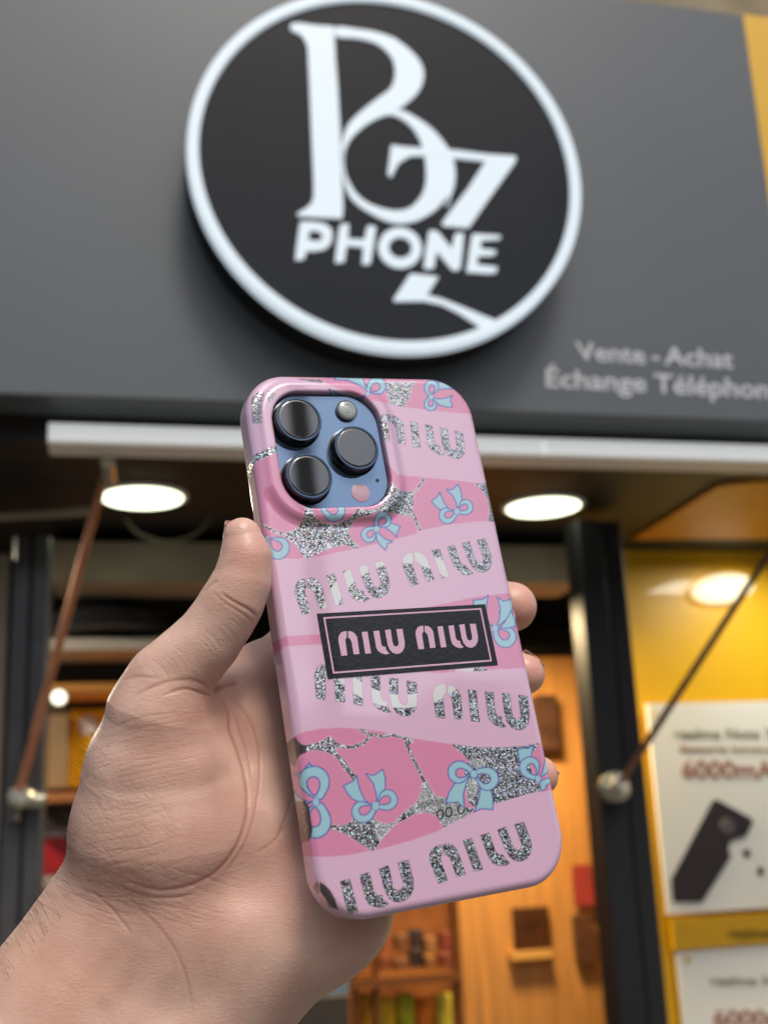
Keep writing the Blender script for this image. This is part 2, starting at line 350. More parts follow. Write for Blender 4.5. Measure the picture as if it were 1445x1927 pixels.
# pillars
YQ = 2.95
x0, x1 = at(14, 1300, YQ)[0], (at(104, 1030, YQ + .1)[0] + at(84, 1550, YQ + .1)[0]) / 2
t = empty('door_pillar', (x0, YQ, 0), 'grey anodised metal pillar at the left edge carrying the left rod', 'pillar')
MB().box((x0, YQ, .001), (x1, YQ + .10, zc - .1), .008).build('post', M['alu'], t)
MB().box((x0 + (x1 - x0) * .45, YQ - .006, .001), (x0 + (x1 - x0) * .55, YQ, zc - .1)).build('groove_strip', M['black'], t)
MB().box((x0 - .3, YQ + .02, .001), (x0 - .01, YQ + .06, zc - .15)).build('side_panel', M['greybeam'], t)
x0, x1 = (at(1086, 1300, YQ + .1)[0] + at(1138, 1915, YQ + .1)[0]) / 2, (at(1199, 1300, YQ)[0] + at(1268, 1927, YQ)[0]) / 2
rp0, rp1 = x0, x1
t = empty('door_pillar', (x0, YQ, 0), 'black square pillar between the orange wall and the yellow posters', 'pillar')
MB().box((x0, YQ, .001), (x0 + (x1 - x0) * .55, YQ + .10, zc - .04), .006).build('post', M['black'], t)
MB().box((x0 + (x1 - x0) * .58, YQ + .012, .001), (x1, YQ + .13, zc - .04), .006).build('post', M['black'], t)
# dark header over the left part of the shop window
YH = 3.3
def thing_box(name, x0, y0, x1, y1, Y, dep, m, label, cat, group=None, bev=.003, smooth=False):
    o = pbox(x0, y0, x1, y1, Y, dep, bev=bev).build(name, m); return tag(o, label, cat, group)
thing_box('roller_box', 100, 1022, 1100, 1096, YH, .25, M['greybeam'], 'grey beige horizontal roller shutter box behind the thumb', 'shutter box')
t = empty('cable_tray', at(100, 960, YH - .3), 'thin pale conduit crossing the soffit left of the left downlight', 'conduit')
MB().tube([at(-60, 975, 2.9), at(170, 962, 2.9)], .012).build('tube', M['greybeam'], t, True)
MB().tube([at(172, 962, 2.9), at(182, 961, 2.9)], .017).build('end_cap', M['alu'], t, True)
cb = MB().tube(catmull([at(235, 975, 3.1), at(262, 1005, 3.1), at(320, 1020, 3.1), at(380, 995, 3.1), at(425, 920, 3.1)], 6, False), .005)
tag(cb.build('hanging_cable', mat('cable_grey', lin(92, 84, 70), .6), smooth=True), 'sagging beige cable hanging below the left downlight', 'cable')

# awning rods
def rod(name, a, b, ra, rb, m, label, fin):
    t = empty(name, b, label, 'rod', 'rods bracing the awning')
    MB().tube([a, b], [ra, rb], 14).build('shaft', m, t, True)
    return t
a, b = at(196, 900, YP + .28), at(36, 1490, YQ - .06)
t = rod('awning_rod', a, b, .0105, .010, M['copper'], 'copper coloured rod slanting down to the grey pillar at the left', 0)
MB().lathe(at(38, 1500, YQ - .05), (.2, -.9, .1), [(.02, -.03), (.028, -.02), (.028, .01), (.018, .02)], 20).build('joint', M['chrome'], t, True)
MB().tube([at(56, 1505, YQ - .04), at(84, 1507, YQ - .04)], .020, 16).build('pin', M['chrome'], t, True)
MB().tube([at(203, 868, YB + .05), at(207, 905, YB + .12)], .016, 16).build('hanger', M['chrome'], t, True)
MB().tube([at(24, 1512, YQ - .03), at(26, 1545, YQ - .03)], .014, 12).build('bracket', M['alu'], t, True)
a, b = at(1500, 960, YP + .32), at(1165, 1478, YQ - .05)
t = rod('awning_rod', a, b, .009, .010, M['rust'], 'brown rod slanting down across the posters to the black pillar', 0)
MB().lathe(at(1158, 1482, YQ - .04), (.1, -.9, .2), [(.022, -.03), (.040, -.02), (.040, .008), (.024, .022)], 20).build('joint', M['chrome'], t, True)
MB().tube([at(1150, 1472, YQ - .07), at(1170, 1488, YQ - .07)], .016, 12).build('pin', M['chrome'], t, True)
def onz(px, py, z): d = ray(px, py); return CAM + d * ((z - 1.5) / d[2])
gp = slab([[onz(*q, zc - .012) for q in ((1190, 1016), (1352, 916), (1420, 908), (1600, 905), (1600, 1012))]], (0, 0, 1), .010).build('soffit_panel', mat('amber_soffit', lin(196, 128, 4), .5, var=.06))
tag(gp, 'amber panel in the soffit directly above the yellow wall', 'ceiling panel')

# left interior
thing_box('round_lamp', 0, 0, 1, 1, 3.6, .01, M['black'], 'x', 'y').name = 'tmp'; bpy.data.objects.remove(bpy.data.objects['tmp'])
c = at(200, 1188, 3.7)
t = empty('round_lamp', c, 'round dark metal lamp shade above the pale shelf behind the thumb', 'lamp')
MB().lathe(c, (0, 0, -1), [(.03, -.10), (.10, -.09), (.2, -.04), (.225, .015), (.215, .02)], 48).build('shade', mat('dark_lacquer', lin(52, 55, 62), .25), t, True)
MB().tube([c + np.array([0, 0, .1]), np.array([c[0], c[1], zc])], .008).build('stem', M['black'], t, True)
def shelf(x0, y0, x1, y1, Y, m, lab, dep=.28):
    t = empty('shelf', at((x0 + x1) / 2, y1, Y), lab, 'shelf', 'shelves in the left shop window')
    pbox(x0, y0, x1, y1, Y, dep, bev=.004).build('board', m, t)
    pbox(x0 + 6, y1, x0 + 12, y1 + 14, Y + .02, .2).build('bracket', M['alu'], t)
shelf(78, 1200, 420, 1223, 3.55, mat('pale_shelf', lin(235, 230, 220), .4), 'pale grey shelf edge under the round dark lamp')
shelf(86, 1284, 460, 1302, 3.5, mat('orange_wood_edge', lin(230, 160, 80), .5), 'upper wooden shelf edge above the yellow poster at the left')  # even orange wood colour for the shelf edge
shelf(60, 1487, 460, 1506, 3.5, mat('orange_wood_edge2', lin(200, 130, 75), .5), 'lower wooden shelf edge under the yellow poster at the left')
thing_box('display_panel', 60, 1303, 470, 1490, 3.8, .03, mat('dark_brown_panel', lin(84, 66, 54), .6), 'dark brown panel behind the yellow poster at the left', 'panel')
t = empty('yellow_poster', at(165, 1480, 3.74), 'bright yellow poster with a pale oval left of the thumb base', 'poster')
pbox(131, 1335, 250, 1480, 3.74, .02).build('sheet', mat('bright_yellow', lin(254, 206, 0), .5), t)
c = at(166, 1365, 3.735); MB().lathe(c, (0, -1, 0), [(.032, 0), (.030, .003)], 32).build('pale_oval', M['white'], t)
thing_box('carton', 92, 1345, 128, 1484, 3.7, .1, mat('beige_card', lin(165, 140, 105), .6, var=.1), 'narrow beige carton standing left of the yellow poster', 'carton')
c = at(111, 1313, 3.48)  # white bottle cap, brightened by an added glowing disc
t = empty('bottle_cap', c, 'small white bottle cap with an added glow under the upper wooden shelf edge', 'lamp')  # white cap with added glow, no lamp
MB().lathe(c, (0.1, -1, -.1), [(.026, -.03), (.028, 0), (.026, .004)], 24).build('housing', M['chrome'], t, True)
MB().lathe(c + np.array([0, -.004, 0]), (0.1, -1, -.1), [(.021, 0), (.018, .004)], 24).build('cap_face', mat('cap_glow', (1, 1, .9), .3, emis=(1, .95, .75), estr=1.6), t, True)
thing_box('dark_shelf_front', 60, 1507, 300, 1556, 3.6, .2, mat('dark_shelf', lin(62, 50, 44), .6), 'dark shelf front above the red boxes at the left', 'shelf front')
for i, (y0, y1, lab) in enumerate(((1556, 1648, 'upper red and white box beside the left wrist edge'), (1649, 1760, 'lower red and white box beside the left wrist edge'))):
    t = empty('red_box', at(105, y1, 3.65), lab, 'box', 'red boxes in the left window')
    pbox(70, y0, 132, y1, 3.65, .12, bev=.003).build('carton', M['red'], t)
    pbox(70, y0, 132, y0 + (20 if i == 0 else 24), 3.645, .004).build('white_band', mat('white_band', lin(215, 195, 185), .6), t)
thing_box('wall_strip', 100, 1640, 420, 1927, 3.9, .05, M['dark'], 'dark panel low in the left shop window', 'panel')
# centre: orange wall, showcase
YO = 4.0
xa, xb = at(868, 1800, YO)[0], rp1 + .25
tag(MB().box((xa, YO, 0), (xb, YO + .08, at(1050, 1236, YO)[2])).build('orange_wall', M['orange']), 'orange wood clad wall lit by warm lamps behind the phone', 'wall')
tag(MB().box((xa - .0, YO - .02, at(1050, 1228, YO)[2]), (xb, YO + .07, at(1050, 1216, YO)[2])).build('wall_trim', M['black']), 'black trim line along the top of the orange wall', 'trim')
t = empty('picture_frame', at(1003, 1805, YO - .03), 'dark brown square picture on the orange wall under the phone corner', 'picture')
pbox(968, 1708, 1036, 1800, YO - .03, .02, bev=.003).build('picture', mat('dark_picture', lin(74, 42, 18), .4, var=.5, vscale=14), t)
pbox(962, 1790, 1040, 1806, YO - .05, .04).build('ledge', mat('ledge_cream', lin(225, 170, 90), .5), t)
t = empty('card_holder', at(1096, 1816, YO - .03), 'small dark holder under a red card beside the black pillar', 'holder')
pbox(1084, 1722, 1118, 1815, YO - .04, .03, bev=.003).build('pocket', mat('brown_pocket', lin(96, 62, 40), .5, var=.3, vscale=20), t)
tag(pbox(1080, 1628, 1116, 1706, YO - .04, .01).build('red_card', mat('crimson_card', lin(158, 58, 52), .5, var=.2, vscale=15)), 'crimson red card on the orange wall beside the black pillar', 'card')
tag(pbox(1008, 1308, 1052, 1412, YO - .06, .04, bev=.004).build('hanging_pack', mat('dark_pack', lin(74, 46, 30), .5, var=.4, vscale=18)), 'dark brown pack hanging on the orange wall beside the middle fingertips', 'pack')
t = empty('showcase', at(770, 1927, 3.7), 'glass showcase with wooden frame and phone boxes under the phone', 'showcase')
fr = MB()
for (x0, x1) in ((664, 672), (704, 712), (858, 868)): pbox(x0, 1560, x1, 2050, 3.7, .04, fr)
pbox(655, 1838, 868, 1856, 3.69, .2, fr); fr.build('frame', mat('brown_frame', lin(120, 70, 25), .5), t)
pbox(640, 1500, 870, 2060, 4.1, .02).build('back_panel', mat('warm_back', lin(150, 90, 40), .6, var=.4, vscale=9), t)
cols = [lin(160, 92, 58), lin(118, 78, 48), lin(62, 50, 52), lin(176, 124, 76), lin(136, 66, 48)]; cn = ['reddish', 'brown', 'dark grey', 'light tan', 'dark red']; od = ['first', 'second', 'third', 'fourth', 'fifth']
for i in range(10):
    x = 718 + (i % 5) * 28; y = 1752 + (i // 5) * 44 + rng.integers(-6, 6)
    o = pbox(x, y + [0, 7, -4, 10, 3][i % 5], x + [17, 23, 20, 25, 18][(i * 3) % 5], y + 38, 3.85 + .04 * (i % 3), .05, bev=.002).build('phone_box', mat('box_card%d' % i, cols[i % 5], .5, var=.3, vscale=25))
    tag(o, '%s phone box, %s from the left in the %s row of the glass showcase' % (cn[i % 5], od[i % 5], 'upper' if i < 5 else 'lower'), 'box', 'phone boxes on the upper shelf of the showcase')
for i in range(5):
    x = 680 + i * 36
    o = pbox(x, 1872 + 8 * (i % 2), x + 28, 1960, 3.85, .05, bev=.002).build('accessory_pack', mat('pack%d' % i, [lin(225, 150, 10), lin(235, 190, 10), lin(190, 190, 20), lin(225, 120, 15), lin(210, 190, 60)][i], .5, var=.3, vscale=25))
    tag(o, '%s accessory pack, %s from the left under the brown rail of the showcase' % (['amber', 'yellow', 'olive green', 'orange', 'pale yellow'][i], od[i]), 'pack', 'yellow packs low in the showcase')
thing_box('blue_panel', 560, 1820, 655, 1876, 3.6, .05, mat('slate_blue', lin(120, 140, 160), .4), 'slate blue screen edge below the wrist', 'screen')
thing_box('counter', 520, 1878, 658, 1990, 3.58, .3, mat('counter_dark', lin(70, 62, 56), .5), 'dark counter end under the slate blue screen', 'counter')

# right: yellow wall with posters
YY = 3.5
t = empty('yellow_wall', (rp1 + .6, YY, 0), 'yellow glossy wall of the shop right of the black pillar', 'wall')
xL = at(1170, 1600, YY)[0]
MB().box((xL, YY, 0), (xL + 3.0, YY + .06, at(1330, 1012, YY)[2])).build('panel', M['yellow'], t)
MB().box((xL, YY - .01, at(1330, 1010, YY)[2]), (xL + 3.0, YY + .05, at(1330, 1004, YY)[2])).build('joint_strip', M['brown'], t)
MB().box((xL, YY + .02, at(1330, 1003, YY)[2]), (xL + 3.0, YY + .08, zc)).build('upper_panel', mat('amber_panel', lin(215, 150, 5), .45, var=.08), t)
c = at(1360, 1108, YY - .02)  # lamp reflection on the glossy wall, imitated by a glowing oval dome
t = empty('wall_reflection', c, 'oval warm lamp reflection, built as a glowing dome, on the yellow wall above the posters', 'reflection')
n_ = 40; mbx = MB(); ringp = [(1.0, 0), (.93, -.012), (.7, -.022), (.35, -.028), (.03, -.03)]
ex, ez = at(1432, 1103, YY)[0] - at(1290, 1113, YY)[0], .052
for s_, h in ringp:
    for k in range(n_):
        a_ = 2 * math.pi * k / n_; mbx.V.append(c + np.array([s_ * ex * .42 * math.cos(a_), h, s_ * ez * math.sin(a_) + .12 * s_ * ex * .42 * math.cos(a_)]))
for i in range(4):
    for k in range(n_): mbx.F.append((i * n_ + k, i * n_ + (k + 1) % n_, (i + 1) * n_ + (k + 1) % n_, (i + 1) * n_ + k))
mbx.F.append(tuple(4 * n_ + k for k in range(n_)))
mbx.build('diffuser', M['refl_glow'], t, True)  # glowing dome imitating the lamp reflection, no lamp part
MB().lathe(c + np.array([0, .022, 0]), (0, -1, 0), [(.05, 0), (.05, .02)], 24).build('base', M['chrome'], t)
def poster(x0t, x0b, y0, y1, lab, part):
    """white poster whose left edge runs from x0t (top) to x0b (bottom)"""
    Yp = YY - .03; xw = (at(x0t, y0, Yp)[0] + at(x0b, y1, Yp)[0]) / 2; z1, z0 = at(1330, y0, Yp)[2], at(1330, y1, Yp)[2]
    t = empty('poster', (xw, Yp, z0), lab, 'poster', 'white posters on the yellow wall')
    MB().box((xw, Yp, z0), (xw + .62, Yp + .01, z1)).build('sheet', M['cream'], t); return t, Yp
t, Yp = poster(1208, 1265, 1322, 1717, 'upper cream poster with a dark phone picture and 6000mAh lettering on the yellow wall', 0)
def words(ws, y, yt, nm, m):
    for w_, xa_, xb_ in ws: mb = MB(); text_on(w_, (xa_, y), (xb_, y), (xa_ - 2, yt), Yp - .004, .003, .01, mb); mb.build(nm, m, t)
words((('realme', 1271, 1357), ('Note', 1368, 1430), ('70', 1441, 1474)), 1389, 1370, 'heading', M['ink'])
words((('Batterie', 1281, 1370), ('longue', 1378, 1460)), 1415, 1402, 'small_text', mat('tan_ink', lin(180, 152, 120), .6))
mb = MB(); text_on('6000mAh', (1285, 1464), (1482, 1464), (1281, 1430), Yp - .004, .003, .02, mb); mb.build('large_text', M['inkred'], t)
pp = [(1342, 1507), (1349, 1505), (1413, 1540), (1417, 1548), (1404, 1574), (1375, 1582), (1371, 1600), (1376, 1612), (1322, 1698), (1268, 1698), (1264, 1655)]
slab([[at(*p, Yp - .006) for p in pp]], (0, 1, 0), .004).build('printed_phone', M['dev'], t)
MB().lathe(at(1369, 1556, Yp - .007), (0, -1, 0), [(.026, 0), (.024, .003)], 32).build('printed_lens', mat('lens_print', lin(95, 85, 85), .5), t)
for q in ((1405, 1606), (1431, 1640)): MB().lathe(at(*q, Yp - .002), (0, -1, 0), [(.013, 0), (.011, .003)], 20).build('printed_dot', M['dev'], t)
MB().lathe(at(1232, 1344, Yp - .002), (0, -1, 0), [(.008, 0), (.007, .003)], 20).build('printed_mark', mat('mark_yellow', lin(225, 190, 30), .5), t)
t, Yp = poster(1272, 1305, 1786, 2120, 'lower cream poster cut off by the bottom right corner', 1)
words((('realme', 1339, 1425), ('Note', 1436, 1498)), 1854, 1836, 'heading', M['ink'])
mb = MB(); text_on('6000mAh', (1345, 1932), (1540, 1932), (1341, 1900), Yp - .004, .003, .02, mb); mb.build('large_text', M['inkred'], t)
MB().lathe(at(1294, 1807, Yp - .002), (0, -1, 0), [(.010, 0), (.009, .003)], 20).build('printed_mark', mat('mark_yellow2', lin(225, 190, 30), .5), t)
t = empty('divider_panel', at(1340, 1784, YY - .04), 'dull yellow name strip between the upper and lower cream posters', 'panel')
pbox(1266, 1724, 1480, 1782, YY - .04, .02).build('strip', mat('ochre', lin(205, 155, 20), .5, var=.05), t)
mb = MB(); text_on('realme', (1372, 1764), (1450, 1764), (1371, 1744), YY - .044, .003, .02, mb); mb.build('name_text', mat('olive_ink', lin(130, 110, 20), .6), t)

# lamps inside the shop (unseen area lights near the ceiling)
def area(name, loc, size, power, col, rot=(0, 0, 0)):
    l = bpy.data.lights.new(name, 'AREA'); l.size = size; l.energy = power; l.color = col
    o = bpy.data.objects.new(name, l); COL.objects.link(o); o.location = Vector(loc); o.rotation_euler = rot
area('unseen_area_light', (at(950, 1800, 3.6)[0], 3.45, zc - .25), .25, 24, (1, .74, .40))
area('unseen_area_light', (rp1 + .7, 3.1, zc - .05), .25, 5.2, (1, .95, .84))
area('unseen_area_light', (-1.0, 3.15, zc - .05), .2, 18, (1, .86, .66))

# ------------------------------------------------------------------ phone in its case (local axes: u right, v down the phone, w away from the viewer; metres)
RP = rodrigues((-0.3466, -0.417, -0.1063)); TP = np.array([6.0975, 33.296, 353.345]) / 1000
RW = B @ RP; PW = CAM + B @ TP
ph = empty('smartphone', (0, 0, 0), 'phone in a glossy pink case with blue bows and silver glitter, held in the hand', 'phone')
ph.matrix_world = Matrix([[*RW[i], PW[i]] for i in range(3)] + [[0, 0, 0, 1]])
W2, H2, TH, RE = .0405, .0840, .0107, .0026
CU = (-.0146, -.0571, .0186, .01995)         # camera opening: centre and half sizes
def rrect(x, y, a, b, r):
    qx = np.abs(x) - a + r; qy = np.abs(y) - b + r
    return np.minimum(np.maximum(qx, qy), 0) + np.hypot(np.maximum(qx, 0), np.maximum(qy, 0)) - r
def smin(a, b, k):
    h = np.maximum(k - np.abs(a - b), 0) / k; return np.minimum(a, b) - h * h * k * .25
def ext(d2, w, w0, w1, r):
    qx = d2 + r; qz = np.abs(w - (w0 + w1) / 2) - (w1 - w0) / 2 + r
    return np.minimum(np.maximum(qx, qz), 0) + np.hypot(np.maximum(qx, 0), np.maximum(qz, 0)) - r
def case_sdf(u, v, w):
    body = ext(rrect(u, v, W2, H2, .0145), w, 0, TH, RE)
    pad = ext(rrect(u - CU[0], v - CU[1], CU[2] + .0036, CU[3] + .0036, .0125), w, -.0016, .003, .0014)
    d = smin(body, pad, .0032)
    return -smin(-d, np.maximum(rrect(u - CU[0], v - CU[1], CU[2], CU[3], .0105), w - .0022), .0009)
def surface_nets(f, lo, hi, step):
    ax = [np.arange(lo[i], hi[i] + step[i], step[i], dtype=np.float32) for i in range(3)]
    V = f(*np.meshgrid(*ax, indexing='ij')).astype(np.float32); S = V < 0; n = V.shape
    cell = np.zeros([k - 1 for k in n], np.uint8)
    for a in (0, 1):
        for b in (0, 1):
            for c in (0, 1): cell += S[a:n[0] - 1 + a, b:n[1] - 1 + b, c:n[2] - 1 + c]
    act = (cell > 0) & (cell < 8); idx = -np.ones(act.shape, np.int32); I = np.argwhere(act); idx[act] = np.arange(len(I))
    acc = np.zeros((len(I), 3)); cnt = np.zeros(len(I))
    for d in range(3):
        o = [q for q in range(3) if q != d]
        for p in (0, 1):
            for q in (0, 1):
                A = I.copy(); A[:, o[0]] += p; A[:, o[1]] += q; Bq = A.copy(); Bq[:, d] += 1
                va, vb = V[tuple(A.T)], V[tuple(Bq.T)]; m = (va < 0) != (vb < 0)
                t = np.where(m, va / np.where(m, va - vb, 1), 0); P = A.astype(float); P[:, d] += t
                acc[m] += P[m]; cnt[m] += 1
    P = acc / cnt[:, None] * np.array(step) + np.array([a[0] for a in ax])
    quads = []
    for d in range(3):
        o = [(d + 1) % 3, (d + 2) % 3]; sl0 = [slice(None)] * 3; sl1 = [slice(None)] * 3; sl0[d] = slice(0, -1); sl1[d] = slice(1, None)
        a, b = S[tuple(sl0)], S[tuple(sl1)]; E = np.argwhere(a != b)
        ok = (E[:, o[0]] > 0) & (E[:, o[1]] > 0) & (E[:, o[0]] < n[o[0]] - 1) & (E[:, o[1]] < n[o[1]] - 1); E = E[ok]
        ins = a[tuple(E.T)]; Q = []
        for p, q in ((1, 1), (0, 1), (0, 0), (1, 0)):
            C = E.copy(); C[:, o[0]] -= p; C[:, o[1]] -= q; Q.append(idx[tuple(C.T)])
        Q = np.array(Q).T; Q[~ins] = Q[~ins][:, ::-1]; quads.append(Q)
    return P, np.concatenate(quads)
def newton(f, P, it=2, e=1e-5):
    for _ in range(it):
        d = f(*P.T); G = np.array([(f(*(P + e * np.eye(3)[i]).T) - d) / e for i in range(3)]).T
        P = P - G * (d / np.maximum((G * G).sum(1), .2))[:, None]
    return P, G / np.linalg.norm(G, axis=1)[:, None]
s_ = .00028
CV, CQ = surface_nets(case_sdf, (-.0415, -.085, -.0022), (.0415, .085, .0115), (s_, s_, .0004))
CV, _ = newton(case_sdf, CV, 2)

# ---- printed artwork of the case, drawn as vector shapes on a fine grid and stored on the mesh
OX, OY, SS = 425, 690, 2; NW, NH = 650 * SS, 1060 * SS
art = np.zeros((NH, NW, 3), np.float32); gl = np.ones((NH, NW), np.float32); art[:] = .5
k_ = 1445 / 300
def C(ox, oy): return lambda *P: [(ox + x / k_, oy + y / k_) for x, y in P]
c1, c2, c3, c4, c5, c6, c7, c8 = C(440, 700), C(680, 700), C(490, 940), C(720, 940), C(500, 1180), C(760, 1180), C(530, 1440), C(780, 1440)
def fmask(P):
    P = (np.array(P, float) - (OX, OY)) * SS; x0, y0 = np.floor(P.min(0)).astype(int); x1, y1 = np.ceil(P.max(0)).astype(int) + 1
    x0, y0, x1, y1 = max(x0, 0), max(y0, 0), min(x1, NW), min(y1, NH)
    if x1 <= x0 or y1 <= y0: return None
    yy = np.arange(y0, y1) + .5; xx = np.arange(x0, x1) + .5; m = np.zeros((len(yy), len(xx)), bool)
    for (xa, ya), (xb, yb) in zip(P, np.roll(P, -1, 0)):
        if ya == yb: continue
        r = np.where((yy > min(ya, yb)) & (yy <= max(ya, yb)))[0]
        if len(r): m[r] ^= xx[None, :] < (xa + (yy[r] - ya) * (xb - xa) / (yb - ya))[:, None]
    return (slice(y0, y1), slice(x0, x1)), m
def smask(P, w, closed=False):
    P = (np.array(P, float) - (OX, OY)) * SS; w = w * SS / 2; x0, y0 = np.floor(P.min(0) - w).astype(int); x1, y1 = np.ceil(P.max(0) + w).astype(int) + 1
    x0, y0, x1, y1 = max(x0, 0), max(y0, 0), min(x1, NW), min(y1, NH)
    if x1 <= x0 or y1 <= y0: return None
    Y, X = np.mgrid[y0:y1, x0:x1] + .5; m = np.zeros(X.shape, bool); Q = np.roll(P, -1, 0)
    for i, (a, b) in enumerate(zip(P, Q)):
        if i == len(P) - 1 and not closed: break
        d = b - a; L = max((d ** 2).sum(), 1e-9); t = np.clip(((X - a[0]) * d[0] + (Y - a[1]) * d[1]) / L, 0, 1)
        m |= (X - a[0] - t * d[0]) ** 2 + (Y - a[1] - t * d[1]) ** 2 < w * w
    return (slice(y0, y1), slice(x0, x1)), m
def put(mk_, col, g=0.0):
    if mk_ is None: return
    sl, m = mk_
    if col is not None: art[sl][m] = col
    if g is not None: gl[sl][m] = g
LILAC, PINK, RIM = lin(224, 184, 209), lin(220, 140, 174), lin(232, 180, 196)
BOWF, BOWL, SMOKE, PAPER = lin(160, 204, 216), lin(92, 104, 178), lin(66, 56, 54), lin(222, 224, 222)
art[:] = PINK; gl[:] = 0
# bands
top = c1((-80, -60), (-80, 900), (110, 888), (180, 758), (250, 715), (355, 672), (700, 600)) + c2((200, 800), (330, 933), (560, 955), (860, 985), (1160, 1020), (1400, 1030), (1400, 400), (980, 380), (640, 350), (400, 318), (180, 270)) + c1((1200, 250), (880, 120), (700, 70), (450, 40), (300, -60))
b2 = c3((-100, 530), (80, 530), (380, 540), (540, 515), (700, 480), (900, 440), (1200, 370), (1445, 300)) + c4((300, 290), (600, 230), (850, 200), (1200, 200), (1400, 850), (1130, 850), (800, 890), (640, 930), (300, 1000)) + c3((900, 1200), (520, 1225), (220, 1243), (130, 1290), (-100, 1330))
b3 = c3((-100, 1480), (110, 1440), (220, 1335), (545, 1315), (900, 1500)) + c6((300, 420), (760, 395), (850, 385), (1075, 375), (1500, 370), (1500, 1020), (1235, 1052), (1100, 1080), (900, 1095), (700, 1095), (430, 1065), (300, 1045), (0, 1000)) + c5((1100, 960), (900, 930), (700, 915), (500, 925), (360, 950), (275, 985), (195, 1060), (0, 1100))
b4 = c7((-100, 830), (210, 830), (420, 835), (600, 820), (870, 770), (1200, 680), (1445, 590)) + c8((250, 580), (500, 450), (750, 350), (1000, 270), (1240, 230), (1600, 200), (1600, 1700), (-1500, 1700))
# glitter windows
G = [c2((205, 88), (490, 88), (460, 160), (430, 240), (400, 318), (270, 300), (240, 220), (195, 130)),
     c3((408, 60), (462, 60), (500, 170), (560, 215), (650, 230), (740, 205), (800, 180), (850, 130), (880, 80), (1000, 100), (1060, 85), (1110, 50), (1130, -60), (1190, -150), (1260, -80), (1330, -70), (1400, -60), (1385, 60), (1375, 155), (1200, 125), (1100, 105), (900, 165), (850, 185), (825, 230), (805, 290), (820, 350), (850, 390), (905, 435), (850, 445), (780, 415), (690, 425), (600, 455), (520, 495), (440, 530), (395, 542), (370, 480), (310, 400), (220, 335), (100, 290), (10, 230), (35, 222), (130, 280), (220, 305), (300, 290), (360, 230), (395, 170)),
     c2((1025, 1010), (1220, 1015), (1260, 1355), (1148, 1355), (1165, 1260), (1150, 1160), (1100, 1080)),
     c1((112, 900), (183, 760), (205, 740), (355, 672), (420, 690), (375, 735), (260, 785), (205, 812), (188, 830), (140, 980), (105, 990)),
     c1((560, 62), (780, 68), (842, 106), (700, 88)),
     c5((365, 1075), (480, 1050), (540, 1020), (580, 990), (640, 1050), (652, 1100), (620, 1170), (540, 1130), (460, 1115), (370, 1135)),
     c8((70, 145), (105, 140), (190, 290), (300, 300), (390, 315), (450, 380), (545, 400), (505, 450), (258, 578), (240, 520), (200, 465), (130, 432), (40, 438), (-20, 455), (-90, 500), (-170, 530), (-150, 480), (-60, 410), (30, 330), (66, 240)),
     c7((412, 535), (520, 557), (600, 535), (660, 490), (830, 475), (880, 520), (960, 535), (1060, 515), (980, 590), (900, 690), (830, 790), (740, 730), (620, 650), (520, 600), (415, 572)),
     c6((428, 1066), (700, 1095), (900, 1095), (1100, 1080), (1225, 1056), (1165, 1150), (1140, 1250), (1200, 1400)) + c8((1100, 140), (1140, 200), (1140, 238), (1000, 272), (870, 310), (700, 362), (560, 400), (480, 330), (450, 100), (450, 0)) + c6((600, 1230), (540, 1160)),
     c4((1040, 1040), (1060, 1000), (1090, 972), (1165, 982), (1180, 1012), (1110, 1025)),
     c6((420, 400), (510, 385), (690, 362), (768, 394), (700, 402))]
ST = [(c5((640, 1065), (720, 1092), (800, 1090), (880, 1062), (925, 1025), (948, 985), (900, 948), (855, 925)), 6.0),
      (c5((940, 972), (1050, 997), (1140, 978), (1230, 1000), (1315, 1032)), 5.5), (c5((1300, 1025), (1285, 1085), (1340, 1200), (1430, 1390)), 5.0),
      (c7((1215, 0), (1270, 100), (1300, 190)), 5.5), (c5((590, 1090), (640, 1160), (720, 1250), (810, 1375)), 7.5), (c7((550, -10), (665, 130)), 7.5),
      (c2((490, 1080), (530, 1030), (575, 962)), 4.5), (c2((470, 1290), (500, 1360), (535, 1445)), 5.5), (c5((1280, 1065), (1320, 1030)), 8)]
for p in G: put(smask(p, 2.2, True), RIM)
for p, w_ in ST: put(smask(p, w_ + 2.2), RIM)
for p in G: put(fmask(p), None, 1.0)
for p, w_ in ST: put(smask(p, w_), None, 1.0)
for b_ in (b2, b3, b4): put(fmask(b_), LILAC)
put(fmask(top), LILAC)
for i in (0, 2, 3, 4, 8, 10): put(fmask(G[i]), None, 1.0)
# smoky clear windows on the left side
put(fmask(c5((190, 1062), (225, 1020), (270, 1000), (300, 1045), (330, 1070), (372, 1075), (372, 1140), (310, 1165), (280, 1210), (268, 1270), (215, 1230))), SMOKE)
# ---- lettering cut through the bands (letter shapes in one common frame)
LET = [[(660, 100), (666, 75), (682, 52), (706, 41), (735, 38), (735, 95), (722, 112), (722, 130), (740, 258), (685, 262), (658, 120)],
       [(747, 38), (780, 42), (808, 60), (828, 92), (834, 130), (850, 245), (797, 250), (778, 135), (764, 108), (747, 98)],
       [(870, 45), (922, 42), (955, 240), (902, 243)],
       [(975, 38), (1028, 33), (1044, 140), (1050, 162), (1065, 178), (1088, 182), (1090, 205), (1105, 225), (1122, 240), (1090, 250), (1050, 240), (1015, 215), (1000, 180)],
       [(1080, 28), (1132, 22), (1148, 135), (1160, 168), (1180, 178), (1200, 170), (1205, 145), (1183, 20), (1240, 18), (1260, 140), (1258, 185), (1240, 220), (1215, 240), (1185, 246), (1150, 235), (1122, 205), (1105, 160)]]
REF = [(685, 262), (1240, 18), (740, 38), (955, 240), (1190, 246)]
